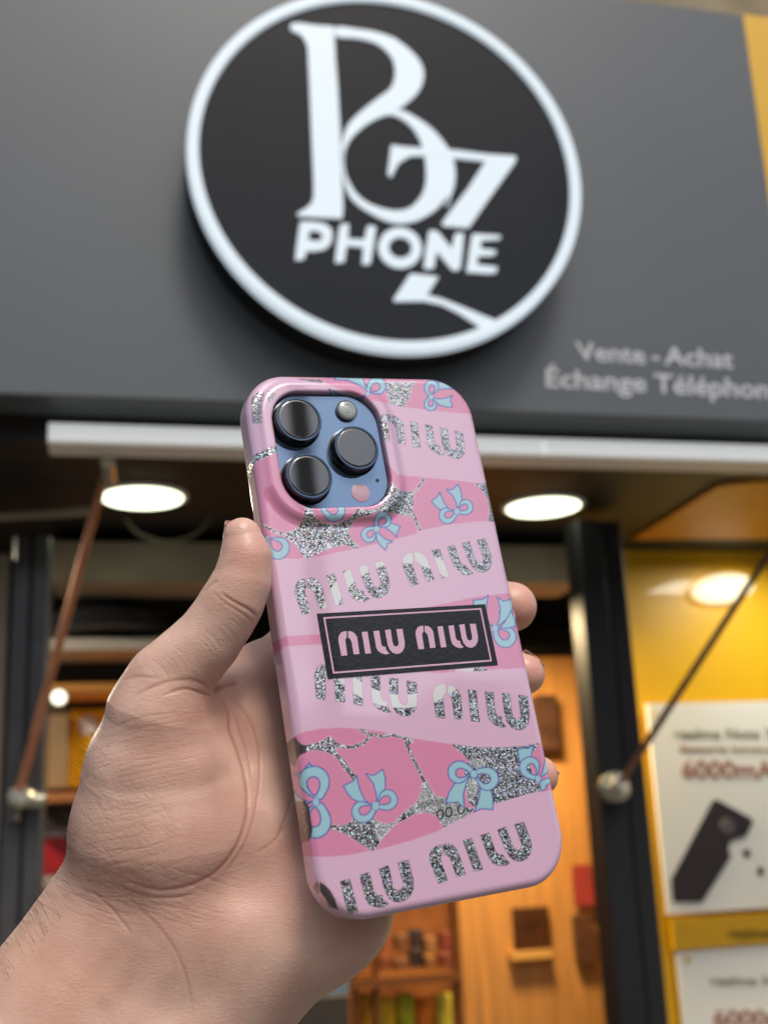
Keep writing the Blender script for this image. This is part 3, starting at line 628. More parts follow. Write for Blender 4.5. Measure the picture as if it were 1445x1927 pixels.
def aff(src, dst):
    A = np.c_[np.array(src, float), np.ones(len(src))]; X, *_ = np.linalg.lstsq(A, np.array(dst, float), rcond=None)
    return lambda P: np.c_[np.array(P, float), np.ones(len(P))] @ X
words = [(c2((222, 612), (940, 548), (255, 395), (502, 692), (840, 790)), range(5)),
         (c3((375, 1050), (1115, 560), (412, 712), (770, 950), (1080, 890)), range(5)),
         (c4((255, 785), (930, 355), (272, 480), (605, 700), (915, 662)), range(5)),
         (c5((455, 650), (1365, 510), (590, 350), (880, 720), (1250, 805)), range(5)),
         (c6((290, 822), (1118, 635), (397, 522), (683, 868), (1035, 932)), range(5)),
         (c8((215, 1075), (990, 517), (243, 727), (627, 945), (975, 877)), range(5))]
lets = []
for ref, ids in words:
    f_ = aff(REF, ref); lets += [f_(LET[i]) for i in ids]
f_ = aff([(870, 45), (955, 240), (1240, 18), (1190, 246), (1122, 240)], c7((530, 1062), (692, 1325), (1150, 860), (1080, 1238), (985, 1275))); lets += [f_(LET[i]) for i in (2, 3, 4)]
lets += [c7((285, 1110), (300, 1075), (325, 1065), (340, 1150), (330, 1178)), c7((345, 1065), (390, 1090), (440, 1140), (480, 1210), (512, 1312), (430, 1290), (400, 1220), (350, 1150)),
         c1((155, 270), (165, 230), (185, 200), (220, 182), (275, 178), (272, 245), (258, 280), (258, 460), (172, 465)), c1((310, 175), (350, 172), (385, 205), (350, 250), (330, 275), (312, 250))]
for L in lets: put(smask(L, 1.6, True), lin(196, 150, 172))
for i, L in enumerate(lets):
    put(fmask(L), None, 1.0)
for L in (lets[-4], lets[-3]): put(fmask(L), SMOKE, 0.0)
for L in (lets[-2], lets[-1]): put(fmask(L), lin(126, 116, 122), .4)
# pale magnet ring showing through the windows
Yg, Xg = np.mgrid[0:NH, 0:NW]; Xg = Xg / SS + OX; Yg = Yg / SS + OY
rr_ = np.hypot((Xg - 757) / 1.03, (Yg - 1184) / .98); ringm = (rr_ > 126) & (rr_ < 152) & (gl > .5)
bar_ = (np.abs(Xg - 762) < 0); art[ringm] = PAPER; gl[ringm] = 0
# paper patches under the clear back
def paper(P):
    r = fmask(P)
    if r is None: return
    sl, m = r; m = m & (gl[sl] > .5); gl[sl][m] = .7; art[sl][m] = PAPER
paper(c7((830, 470), (1100, 470), (1040, 540), (940, 640), (885, 700), (838, 620)))
paper(c8((50, 160), (120, 150), (190, 280), (560, 380), (520, 440), (258, 580), (130, 430), (0, 440), (-60, 380), (30, 300)))
paper(c8((480, 120), (560, 130), (580, 200), (520, 380), (440, 330)))
paper(c6((590, 1210), (700, 1195), (740, 1240), (720, 1290), (600, 1280)))
def arttext(s, bl, br, tl, bold):
    V, Fc = textmesh(s, bold); V = V.copy(); u = (V[:, 0] - V[:, 0].min()) / np.ptp(V[:, 0]); v = V[:, 1] / CAP
    O, X, Z = map(np.array, (bl, br, tl)); P = O + u[:, None] * (X - O) + v[:, None] * (Z - O)
    for f in Fc:
        r = fmask(P[list(f)])
        if r: sl, m = r; m = m & (gl[sl] > .2); art[sl][m] = lin(40, 42, 46); gl[sl][m] = 0.0
arttext('369454395', *c8((20, 400), (395, 345), (15, 335)), .0)
arttext('00.00', *c8((200, 505), (540, 420), (195, 405)), .01)
# ---- bows
BK = (850, 360)
RL = catmull([(868, 335), (885, 285), (910, 240), (960, 222), (1015, 240), (1050, 295), (1045, 350), (1010, 392), (960, 408), (900, 400), (868, 385)], 5)
RH = catmull([(880, 345), (900, 305), (935, 278), (968, 280), (988, 310), (975, 342), (930, 358)], 5)
TA = [(845, 335), (795, 328), (760, 300), (725, 240), (700, 170), (685, 103), (660, 150), (580, 196), (615, 255), (660, 300), (720, 325), (780, 340)]
TB = [(862, 330), (855, 255), (825, 165), (760, 85), (825, 98), (898, 42), (922, 120), (925, 210), (885, 285)]
KN = catmull([(825, 345), (850, 328), (880, 345), (882, 385), (855, 405), (825, 390)], 4)
def sim(src, dst, P, mirror=False):
    s0, s1, d0, d1 = (complex(*q) for q in (*src, *dst)); z = np.array([complex(*q) for q in P])
    if mirror: z = np.conj((z - s0) / (s1 - s0)) * (s1 - s0) + s0
    z = d0 + (z - s0) * (d1 - d0) / (s1 - s0); return np.c_[z.real, z.imag]
def bow(K, L1, L2, TT, cf, lw=2.3, ks=1.0):
    K = cf(K)[0]; under = art.copy(), gl.copy(); parts = []
    if TT:
        t = cf(TT)[0]
        for q in (TA, TB): parts.append((sim(((850, 340), (740, 95)), (K, t), q), None))
    for j, L in enumerate((L1, L2)):
        if L:
            l = cf(L)[0]; parts.append((sim((BK, (1050, 312)), (K, l), RL, j == 1), sim((BK, (1050, 312)), (K, l), RH, j == 1)))
    for o, h in parts:
        put(fmask(o), BOWF); put(smask(o, lw, True), BOWL)
        if h is not None:
            r = fmask(h)
            if r: sl, m = r; art[sl][m] = under[0][sl][m]; gl[sl][m] = under[1][sl][m]
            put(smask(h, lw, True), BOWL)
    r = sim((BK, (1050, 312)), (K, K + np.array([41.5, -10.0]) * ks * (1 if abs(K[0]) else 1)), KN); put(fmask(r), BOWF); put(smask(r, lw * .8, True), BOWL); put(fmask(r), BOWF)
bow((850, 365), (1050, 315), (672, 500), (742, 90), c7)
bow((865, 1262), (1012, 1222), (730, 1355), (755, 1075), c2, ks=.75)
bow((632, 222), (604, 345), (618, 78), (825, 195), c2, ks=.6)
bow((1215, 195), None, (1335, 55), (900, 95), c1, ks=.5)
bow((1052, 262), (920, 345), (1135, 118), (1210, 370), c3, ks=.75)
bow((60, 345), (205, 530), None, None, c3, ks=.6)
bow((560, 50), (735, 175), None, None, c3, ks=.4)
bow((1018, 1165), (1160, 1330), None, (1015, 885), c4, ks=.8)
q_ = c4((1060, 1165), (1110, 1110), (1165, 1010), (1200, 1080), (1208, 1150), (1130, 1170)); put(fmask(q_), BOWF); put(smask(q_, 2.2, True), BOWL)
bow((310, 330), (330, 20), (345, 655), (95, 100), c7, 2.8, .9)
bow((535, 78), (315, 25), (760, 130), (480, 400), c8, 2.4, .9)
bow((1215, 1375), None, (1065, 1225), (1235, 1090), c6, 2.2, .8)
q_ = c8((1140, 150), (1175, 130), (1260, 110), (1250, 160), (1200, 180), (1185, 225), (1150, 235), (1135, 170)); put(fmask(q_), BOWF); put(smask(q_, 2.2, True), BOWL)
# socket by the charging side
q_ = c7((120, 330), (205, 330), (240, 385), (272, 590), (262, 650), (235, 690), (180, 715)); put(fmask(q_), lin(84, 70, 62)); put(smask(c7((205, 330), (240, 385), (272, 590), (262, 650), (235, 690)), 3.0), lin(40, 32, 30))
for a_, b_ in (((205, 400), 30), ((220, 560), 40)): put(smask(catmull(c7((a_[0] - 20, a_[1] - b_), (a_[0] + 15, a_[1]), (a_[0] - 10, a_[1] + b_)), 4, False), 1.6), lin(150, 130, 118))
# soften by one sample and store on the vertices
def blur(a):
    for _ in range(1):
        a = (np.roll(a, 1, 0) + 2 * a + np.roll(a, -1, 0)) / 4; a = (np.roll(a, 1, 1) + 2 * a + np.roll(a, -1, 1)) / 4
    return a
art = blur(art * (1 - gl[..., None])); gb = blur(gl); art = art / np.maximum(1 - gb[..., None], .02)
cc = CV @ RP.T + TP; ux = (CX + F * cc[:, 0] / cc[:, 2] - OX) * SS; uy = (CY + F * cc[:, 1] / cc[:, 2] - OY) * SS
ux = np.clip(ux, 0, NW - 2.001); uy = np.clip(uy, 0, NH - 2.001); i0, j0 = ux.astype(int), uy.astype(int); fx, fy = ux - i0, uy - j0
def samp(a):
    if a.ndim == 3: w0, w1 = fx[:, None], fy[:, None]
    else: w0, w1 = fx, fy
    return (a[j0, i0] * (1 - w0) + a[j0, i0 + 1] * w0) * (1 - w1) + (a[j0 + 1, i0] * (1 - w0) + a[j0 + 1, i0 + 1] * w0) * w1
rgb = samp(art); gm = samp(gb)
back = CV[:, 2] > TH * .55; 
case = mk('case', CV, CQ, None, ph, True, True)
ca = case.data.color_attributes.new('artwork', 'FLOAT_COLOR', 'POINT'); ca.data.foreach_set('color', np.c_[np.clip(rgb, 0, 1), np.ones(len(rgb))].astype(np.float32).ravel())
ga = case.data.attributes.new('glitter', 'FLOAT', 'POINT'); ga.data.foreach_set('value', gm.astype(np.float32))
m = bpy.data.materials.new('printed_case'); m.use_nodes = True; n = m.node_tree; p = n.nodes['Principled BSDF']; out = n.nodes['Material Output']
def nd(t, **kw):
    x = n.nodes.new(t)
    for k, v in kw.items(): setattr(x, k, v)
    return x
a1 = nd('ShaderNodeAttribute', attribute_name='artwork'); a2 = nd('ShaderNodeAttribute', attribute_name='glitter')
n.links.new(a1.outputs['Color'], p.inputs['Base Color']); p.inputs['Roughness'].default_value = .38
p.inputs['Coat Weight'].default_value = 1; p.inputs['Coat Roughness'].default_value = .025; p.inputs['Coat IOR'].default_value = 2.0
p2 = nd('ShaderNodeBsdfPrincipled'); p2.inputs['Metallic'].default_value = .85; p2.inputs['Roughness'].default_value = .26
p2.inputs['Coat Weight'].default_value = .6; p2.inputs['Coat Roughness'].default_value = .04
tc = nd('ShaderNodeTexCoord'); sm_ = nd('ShaderNodeTexNoise'); sm_.inputs['Scale'].default_value = 60; sm_.inputs['Detail'].default_value = 6; n.links.new(tc.outputs['Object'], sm_.inputs['Vector'])
sr_ = nd('ShaderNodeMapRange'); sr_.inputs[1].default_value = .45; sr_.inputs[2].default_value = .7; sr_.inputs[3].default_value = .015; sr_.inputs[4].default_value = .12; n.links.new(sm_.outputs['Fac'], sr_.inputs[0]); n.links.new(sr_.outputs[0], p.inputs['Coat Roughness'])
vo = nd('ShaderNodeTexVoronoi'); vo.inputs['Scale'].default_value = 2300
n.links.new(tc.outputs['Object'], vo.inputs['Vector'])
sb = nd('ShaderNodeVectorMath', operation='SUBTRACT'); sb.inputs[1].default_value = (.5, .5, .5); n.links.new(vo.outputs['Color'], sb.inputs[0])
s2 = nd('ShaderNodeVectorMath', operation='SCALE'); s2.inputs['Scale'].default_value = .34; n.links.new(sb.outputs[0], s2.inputs[0])
ge = nd('ShaderNodeNewGeometry'); ad = nd('ShaderNodeVectorMath', operation='ADD'); n.links.new(ge.outputs['Normal'], ad.inputs[0]); n.links.new(s2.outputs[0], ad.inputs[1])
no = nd('ShaderNodeVectorMath', operation='NORMALIZE'); n.links.new(ad.outputs[0], no.inputs[0]); n.links.new(no.outputs[0], p2.inputs['Normal'])
hs = nd('ShaderNodeHueSaturation'); sx = nd('ShaderNodeSeparateXYZ'); n.links.new(vo.outputs['Color'], sx.inputs[0])
n.links.new(sx.outputs[1], hs.inputs['Hue']); hs.inputs['Saturation'].default_value = 1; hs.inputs['Color'].default_value = (1.0, .78, .78, 1)
mr = nd('ShaderNodeMapRange'); mr.inputs[3].default_value = .08; mr.inputs[4].default_value = 1.4; pw_ = nd('ShaderNodeMath', operation='POWER'); pw_.inputs[1].default_value = 1.5; n.links.new(sx.outputs[0], pw_.inputs[0]); n.links.new(pw_.outputs[0], mr.inputs[0]); n.links.new(mr.outputs[0], hs.inputs['Value'])
n.links.new(hs.outputs[0], p2.inputs['Base Color'])
ms = nd('ShaderNodeMixShader'); n.links.new(a2.outputs['Fac'], ms.inputs[0]); n.links.new(p.outputs[0], ms.inputs[1]); n.links.new(p2.outputs[0], ms.inputs[2]); n.links.new(ms.outputs[0], out.inputs['Surface'])
case.data.materials.append(m)

# ---- black name plate on the case
def loc(px, py, w):
    d = np.array([(px - CX) / F, (py - CY) / F, 1.0]); nn = RP[:, 2]; s = (nn @ TP + w) / (nn @ d); return RP.T @ (d * s - TP)
wl = -.00022
pl = [loc(*q, wl) for q in ((596.3, 1154.9), (913, 1137), (936.9, 1251.6), (617.3, 1277.6))]
slab([pl], (0, 0, 1), .0004).build('name_plate', mat('black_vinyl', lin(12, 12, 14), .3, coat=.3, bump=.05, bscale=700), ph, local=True)
rosy = mat('rose_print', lin(214, 172, 196), .4, coat=.5)
o4 = [(608.3, 1161.7), (905.4, 1144.5), (925.5, 1244.8), (626.6, 1268)]; i4 = [(612.0, 1164.6), (903.0, 1147.4), (922.3, 1241.8), (629.2, 1264.6)]
slab([[loc(*q, wl - .00008) for q in o4], [loc(*q, wl - .00008) for q in i4]], (0, 0, 1), .0001).build('plate_border', rosy, ph, local=True)
f2_ = aff(REF, c4((325, 1362), (845, 1130), (372, 1142), (582, 1340), (795, 1342)))
for L in LET: slab([[loc(*q, wl - .00008) for q in c5(*L)]], (0, 0, 1), .0001).build('plate_letter', rosy, ph, local=True)
for L in LET: slab([[loc(*q, wl - .00008) for q in f2_(L)]], (0, 0, 1), .0001).build('plate_letter', rosy, ph, local=True)

# ---- camera plate, lenses, flash, sensor, screen
def rr_loop(cx, cy, a, b, r, n=10):
    P = []
    for sx_, sy_, t0 in ((1, 1, 0), (-1, 1, 90), (-1, -1, 180), (1, -1, 270)):
        for i in range(n + 1): t = math.radians(t0 + 90 * i / n); P.append((cx + sx_ * (a - r) + r * math.cos(t), cy + sy_ * (b - r) + r * math.sin(t)))
    return P
def plate(name, cx, cy, a, b, r, w0, w1, m, bev=.0003):
    mb = MB(); L = [[(x, y, w) for x, y in rr_loop(cx, cy, a - e, b - e, r - e)] for e, w in ((bev, w0), (0, w0 + bev), (0, w1))]
    k = len(L[0]); V = [q for l in L for q in l]
    Fc = [tuple(range(k))] + [(j * k + i, j * k + (i + 1) % k, (j + 1) * k + (i + 1) % k, (j + 1) * k + i) for j in range(2) for i in range(k)] + [tuple(range(2 * k, 3 * k))]
    o = mb.add(V, Fc).build(name, m, ph, True, True); return o
plate('camera_plate', CU[0], CU[1], CU[2] - .0003, CU[3] - .0003, .0102, .0004, .0026, mat('blue_glass_plate', lin(118, 148, 180), .06, .6, coat=1))
plate('screen', 0, 0, .0375, .081, .012, TH + .0001, TH + .0012, mat('black_screen', (.01, .01, .01), .05))
lensm, ringm_, glassm = mat('black_lens_barrel', lin(12, 13, 15), .12), mat('blue_grey_metal_ring', lin(84, 102, 122), .22, .85), mat('lens_glass', lin(104, 106, 106), .025, .85, coat=.6)
for (lu, lv) in ((-.0251, -.0664), (-.0247, -.0471), (-.0071, -.0565)):
    c = (lu, lv, 0); ax = (0, 0, -1)
    le = MB().lathe(c, ax, [(.0083, -.0004), (.0083, .0001), (.0079, .0002), (.0077, .0006), (.0077, .0031), (.0075, .0034)], 64).build('lens', lensm, ph, True, True)
    mbr = MB(); prof = [(.0068, .0030), (.0068, .0036), (.0069, .0037), (.0074, .0037), (.0076, .0034), (.0076, .0030)]
    for k in range(64):
        t = 2 * math.pi * k / 64
        for r, h in prof: mbr.V.append(np.array([lu + r * math.cos(t), lv + r * math.sin(t), -h]))
    for k in range(64):
        for i in range(5): a_, b_ = k * 6 + i, ((k + 1) % 64) * 6 + i; mbr.F.append((a_, a_ + 1, b_ + 1, b_))
    ob = mbr.build('lens_ring', ringm_, None, True, True); ob.parent = le
    ob = MB().lathe(c, ax, [(.0067, .0033), (.0066, .00352), (.0063, .00360), (.0061, .00360), (.0003, .00360)], 64).build('lens_glass', glassm, None, True, True); ob.parent = le
fl = MB().lathe((-.0068, -.0710, 0), (0, 0, -1), [(.0036, -.0003), (.0036, .0006), (.0034, .0008)], 40).build('flash', mat('flash_rim', lin(95, 100, 104), .25, .4), ph, True, True)
ob = MB().lathe((-.0068, -.0710, 0), (0, 0, -1), [(.0031, .0007), (.0029, .00105), (.0020, .0013), (.0018, .00115), (.0011, .0013), (.0002, .00135)], 40).build('flash_lens', mat('flash_white', lin(165, 170, 168), .1, coat=1), None, True, True); ob.parent = fl
MB().lathe((-.0068, -.0425, 0), (0, 0, -1), [(.0031, -.0004), (.0031, -.00025), (.0030, -.0002)], 40).build('depth_sensor', mat('pink_sensor', lin(206, 170, 182), .25), ph, True, True)
MB().lathe((-.0001, -.0466, 0), (0, 0, -1), [(.0006, -.0004), (.0006, -.0003)], 16).build('microphone_hole', M['black'], ph, True, True)
# ------------------------------------------------------------------ hand: one continuous surface grown from a field of joined tapered limbs
def hp(px, py, z): return np.array([(px - CX) / F * z, (py - CY) / F * z, z]) / 1000
CH = [  # (blend mm, [(px, py, z mm, radius mm), ...])
 (8, [(-150, 2330, 300, 25), (119, 1902, 332, 25), (222, 1772, 344, 23.5)]),
 (16, [(60, 2380, 300, 22), (300, 1975, 334, 22.5), (446, 1838, 346, 22), (596, 1690, 350, 20)]),
 (14, [(222, 1772, 344, 23), (300, 1640, 345, 25), (302, 1560, 343, 26.5), (300, 1450, 342, 22), (302, 1340, 339, 14.5)]),
 (10, [(345, 1760, 342, 22), (450, 1760, 344, 21), (600, 1712, 351, 19.5)]),
 (5, [(302, 1340, 338, 14.8), (318, 1282, 338, 11.6), (356, 1241, 338, 10.2), (390, 1205, 338, 9.4), (420, 1162, 338, 8.9), (440, 1128, 338, 8.6), (456, 1092, 339, 7.9), (463, 1050, 340, 7.0), (456, 1010, 341, 5.7)]),
 (12, [(540, 1600, 357, 20), (570, 1450, 368, 17), (600, 1330, 380, 15)]),
 (12, [(600, 1690, 353, 19), (690, 1520, 372, 15), (700, 1420, 386, 13)]),
 (12, [(450, 1540, 352, 20), (480, 1400, 362, 16), (500, 1300, 374, 13.5)]),
 (10, [(420, 1350, 356, 12), (500, 1290, 374, 12), (570, 1235, 386, 12)]),
 (5, [(560, 1240, 388, 12), (700, 1175, 406, 9.8), (850, 1142, 411, 9), (930, 1140, 405, 8.8), (963, 1142, 398, 8.6)]),
 (4, [(610, 1340, 384, 11.5), (740, 1300, 402, 9.8), (880, 1275, 404, 8.8), (950, 1268, 397, 8), (985, 1268, 391, 7.3)]),
 (4, [(640, 1420, 378, 11), (780, 1390, 394, 9.5), (900, 1378, 395, 8.2), (972, 1372, 389, 7)]),
 (4, [(670, 1520, 372, 10.5), (800, 1490, 386, 8.8), (930, 1468, 387, 7.6), (1013, 1461, 380, 6.6)]),
]
prims = []
for kb, ch in CH:
    for (a_, b_) in zip(ch[:-1], ch[1:]): prims.append((hp(*a_[:3]), hp(*b_[:3]), a_[3] / 1000, b_[3] / 1000, kb / 1000))
    
def hand_sdf(x, y, z):
    x = np.asarray(x, np.float32); y = np.asarray(y, np.float32); z = np.asarray(z, np.float32); d = None; last = None
    i = 0
    for kb, ch in CH:
        dc = None
        for _ in range(len(ch) - 1):
            a, b, ra, rb, k = prims[i]; i += 1
            ab = (b - a); L = float(ab @ ab)
            t = np.clip(((x - a[0]) * ab[0] + (y - a[1]) * ab[1] + (z - a[2]) * ab[2]) / L, 0, 1)
            q = np.sqrt((x - a[0] - t * ab[0]) ** 2 + (y - a[1] - t * ab[1]) ** 2 + (z - a[2] - t * ab[2]) ** 2) - (ra + (rb - ra) * t)
            dc = q if dc is None else smin(dc, q, .003)
        d = dc if d is None else smin(d, dc, k)
    # the case presses into the flesh: keep the skin just outside it
    X = np.stack([x - TP[0], y - TP[1], z - TP[2]]); U = np.tensordot(RP.T, X, 1)
    cs = ext(rrect(U[0], U[1], W2, H2, .0145), U[2], 0, TH, RE) - .0002
    return -smin(-d, cs, .0012)
lo = np.array([hp(-150, 2350, 290)[0] * 1.0, -.006, .268]); lo[0] = -.150
HV, HQ = surface_nets(hand_sdf, lo, (.068, .205, .425), (.0013, .0013, .0013))
def subdiv(V, Q):
    n = len(V); E = np.sort(np.concatenate([Q[:, [i, (i + 1) % 4]] for i in range(4)]), 1); key = E[:, 0].astype(np.int64) * n + E[:, 1]
    u, inv = np.unique(key, return_inverse=True); A, Bb = u // n, u % n; m = len(Q)
    ev = [n + inv[i * m:(i + 1) * m] for i in range(4)]; fv = n + len(u) + np.arange(m)
    V2 = np.concatenate([V, (V[A] + V[Bb]) / 2, V[Q].mean(1)])
    Q2 = np.concatenate([np.stack([Q[:, i], ev[i], fv, ev[(i + 3) % 4]], 1) for i in range(4)]); return V2, Q2
def keepvis(V, Q):
    return V, Q
HV, _ = newton(hand_sdf, HV, 2, 1e-4)
HV, HQ = subdiv(HV, HQ)
HV, HQ = subdiv(HV, HQ)
HV, HN = newton(hand_sdf, HV, 1, 2e-4)
# skin relief: creases, folds and tendons
hx = CX + F * HV[:, 0] / HV[:, 2]; hy = CY + F * HV[:, 1] / HV[:, 2]; front = (HN * HV).sum(1) < 0
disp = np.zeros(len(HV)); flush = np.zeros(len(HV)); crease = np.zeros(len(HV))
def line(P, depth, width, col=0.0, sm=True):
    """a crease along a polyline given in photograph pixels; depth in mm, width in pixels"""
    P = catmull(P, 5, False) if sm and len(P) > 2 else np.array(P, float); R_ = width * 3
    lo_, hi_ = P.min(0) - R_, P.max(0) + R_
    I = np.where(front & (hx > lo_[0]) & (hx < hi_[0]) & (hy > lo_[1]) & (hy < hi_[1]))[0]
    if not len(I): return
    X, Y = hx[I], hy[I]; dm = np.full(len(I), 1e9); tt = np.zeros(len(I)); n_ = len(P) - 1
    for j, (a, b) in enumerate(zip(P[:-1], P[1:])):
        d = b - a; L = max((d ** 2).sum(), 1e-9); t = np.clip(((X - a[0]) * d[0] + (Y - a[1]) * d[1]) / L, 0, 1)
        q = (X - a[0] - t * d[0]) ** 2 + (Y - a[1] - t * d[1]) ** 2; m = q < dm; dm[m] = q[m]; tt[m] = ((j + t) / n_)[m]
    e = np.exp(-dm / width ** 2) * np.clip(np.minimum(tt, 1 - tt) * 6, 0, 1)
    disp[I] -= depth * .68 / 1000 * e; flush[I] = np.maximum(flush[I], col * e)
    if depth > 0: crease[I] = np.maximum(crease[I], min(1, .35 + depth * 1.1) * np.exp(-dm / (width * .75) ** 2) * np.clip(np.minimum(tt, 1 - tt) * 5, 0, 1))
z4 = lambda *P: [(x / 1.993, 960 + y / 1.993) for x, y in P]
line(z4((825, 308), (870, 340), (930, 372), (968, 402)), .45, 3.2, .5)
line(z4((790, 300), (850, 352), (910, 390), (955, 430)), .22, 2.5, .3)
line(z4((755, 310), (790, 280), (815, 262)), .3, 3, .3)
line(z4((800, 695), (835, 720), (858, 770), (862, 830), (890, 905), (918, 1000), (928, 1100), (912, 1200), (870, 1290), (800, 1365), (700, 1412), (600, 1425), (500, 1402), (430, 1370)), .5, 4.0, .55)
line(z4((800, 690), (840, 660), (900, 650)), .8, 6, .6)
line(z4((850, 690), (920, 760), (962, 860), (975, 970), (965, 1080), (938, 1200), (890, 1300), (830, 1370)), .22, 3.2, .3)
line(z4((880, 760), (905, 850), (930, 930), (945, 1010)), .25, 2.6, .2)
line(z4((500, 700), (570, 665), (650, 640), (730, 640), (790, 672)), .25, 4.0, .4)
line(z4((450, 640), (520, 625), (600, 632)), .25, 4)
line(z4((600, 700), (690, 672), (760, 690), (800, 700)), .35, 3, .3)
line(z4((490, 1475), (570, 1540), (650, 1640), (700, 1760), (725, 1900)), .2, 4, .2)
line(z4((440, 1400), (480, 1430), (560, 1452), (650, 1455), (740, 1440)), .3, 3, .2)
line(z4((330, 1420), (420, 1500), (500, 1600)), .3, 3.0)
line(z4((1040, 1230), (1080, 1130), (1100, 1060)), .3, 3.0, .2)
line(z4((960, 1290), (1030, 1240), (1090, 1160)), .2, 3.0, .1)
for a, b, c, d_, w_ in (((560, 1610), (470, 1720), (370, 1870), -.45, 20), ((470, 1560), (380, 1660), (260, 1800), -.3, 18), ((650, 1700), (560, 1830), (490, 1930), -.3, 18)): line(z4(a, b, c), d_, w_)
r2 = np.random.default_rng(11)
for i in range(60):                          # sweeping fine lines over the thumb base
    y0 = 820 + i * 11 + r2.normal(0, 5); x0 = 350 + r2.uniform(-10, 160) - i * 2; Lx = r2.uniform(120, 380)
    x1 = min(x0 + Lx, 905); P = [(x0 + (x1 - x0) * t, y0 - (x1 - x0) * t * .22 + 26 * math.sin(t * 3.1) * (i / 60 - .35) * 2 + r2.normal(0, 3)) for t in (0, .25, .5, .75, 1)]
    line(z4(*P), r2.uniform(.04, .11), 1.5, .2)
for i in range(110):                          # crossing short lines along the outer edge and wrist
    x0 = 290 + r2.uniform(0, 330); y0 = r2.uniform(980, 1420); a_ = r2.uniform(.7, 1.25); L = r2.uniform(40, 120)
    line(z4((x0, y0), (x0 + L * .5 * math.cos(a_), y0 + L * .5 * math.sin(a_)), (x0 + L * math.cos(a_ - .15), y0 + L * math.sin(a_ - .15))), r2.uniform(.03, .09), 1.5, .15)
for i in range(80):                          # fine wrist folds
    t = r2.uniform(0, 1); x0 = 250 + 500 * t + r2.normal(0, 30); y0 = 1290 + 220 * r2.uniform(0, 1) + 40 * t; L = r2.uniform(60, 200)
    line(z4((x0, y0), (x0 + L * .5, y0 + L * .22 + r2.normal(0, 4)), (x0 + L, y0 + L * .30)), r2.uniform(.04, .11), 1.6, .15)
for i in range(40):                          # ridges across the thumb
    t = i / 40; x0 = 900 - 330 * t + r2.normal(0, 6); y0 = 430 + 180 * t + r2.normal(0, 6)
    line(z4((x0 - 30, y0 - 34), (x0 + 10, y0), (x0 + 34, y0 + 40)), .06, 1.4)
def blob(px, py, r, amp):
    global flush
    e = np.exp(-((hx - px) ** 2 + (hy - py) ** 2) / r ** 2) * front; flush += amp * e
blob(470, 1040, 45, .6); blob(480, 1190, 45, .35); blob(370, 1310, 60, .3); blob(430, 1345, 60, .35); blob(400, 1580, 90, .25); blob(540, 1650, 80, .3); blob(990, 1150, 60, .8); blob(1005, 1270, 50, .8); blob(1040, 1465, 40, .7); blob(350, 1400, 90, .2)
HV = HV + HN * disp[:, None]
hw = CAM + HV @ B.T
org = CAM + B @ hp(300, 1700, 345)
hand = mk('hand', hw - org, HQ, None, None, True); hand.location = Vector(org)
tag(hand, 'left hand and bare forearm, palm to the viewer, gripping the pink phone case', 'hand')
at_ = hand.data.attributes.new('flush', 'FLOAT', 'POINT'); at_.data.foreach_set('value', np.clip(flush, 0, 1).astype(np.float32))
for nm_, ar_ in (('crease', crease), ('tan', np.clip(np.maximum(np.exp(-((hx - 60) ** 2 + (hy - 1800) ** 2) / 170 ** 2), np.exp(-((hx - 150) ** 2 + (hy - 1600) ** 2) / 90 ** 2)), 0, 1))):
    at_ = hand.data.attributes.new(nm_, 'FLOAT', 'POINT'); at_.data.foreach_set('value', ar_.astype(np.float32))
m = bpy.data.materials.new('skin'); m.use_nodes = True; n = m.node_tree; p = n.nodes['Principled BSDF']
tc = nd('ShaderNodeTexCoord'); n1 = nd('ShaderNodeTexNoise'); n1.inputs['Scale'].default_value = 55; n1.inputs['Detail'].default_value = 7; n.links.new(tc.outputs['Object'], n1.inputs['Vector'])
cr_ = nd('ShaderNodeValToRGB'); cr_.color_ramp.elements[0].position = .32; cr_.color_ramp.elements[0].color = (*lin(212, 172, 152), 1); cr_.color_ramp.elements[1].position = .68; cr_.color_ramp.elements[1].color = (*lin(238, 203, 183), 1)
n.links.new(n1.outputs['Fac'], cr_.inputs[0])
fa_ = nd('ShaderNodeAttribute', attribute_name='flush'); mf = nd('ShaderNodeMath', operation='MULTIPLY'); mf.inputs[1].default_value = .48; n.links.new(fa_.outputs['Fac'], mf.inputs[0])
mx = nd('ShaderNodeMix', data_type='RGBA'); n.links.new(mf.outputs[0], mx.inputs[0]); n.links.new(cr_.outputs[0], mx.inputs[6]); mx.inputs[7].default_value = (*lin(214, 126, 108), 1)
n3 = nd('ShaderNodeTexNoise'); n3.inputs['Scale'].default_value = 22; n3.inputs['Detail'].default_value = 5; n.links.new(tc.outputs['Object'], n3.inputs['Vector'])
m3 = nd('ShaderNodeMapRange'); m3.inputs[1].default_value = .42; m3.inputs[2].default_value = .66; m3.inputs[4].default_value = .25; n.links.new(n3.outputs['Fac'], m3.inputs[0])
x3 = nd('ShaderNodeMix', data_type='RGBA'); n.links.new(m3.outputs[0], x3.inputs[0]); n.links.new(mx.outputs[2], x3.inputs[6]); x3.inputs[7].default_value = (*lin(208, 142, 130), 1)
prev = x3.outputs[2]
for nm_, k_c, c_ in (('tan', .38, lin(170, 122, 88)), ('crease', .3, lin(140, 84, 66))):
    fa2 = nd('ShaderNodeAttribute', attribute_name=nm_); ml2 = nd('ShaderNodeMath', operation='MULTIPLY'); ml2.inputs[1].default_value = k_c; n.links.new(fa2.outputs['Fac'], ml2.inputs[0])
    x4 = nd('ShaderNodeMix', data_type='RGBA'); n.links.new(ml2.outputs[0], x4.inputs[0]); n.links.new(prev, x4.inputs[6]); x4.inputs[7].default_value = (*c_, 1); prev = x4.outputs[2]
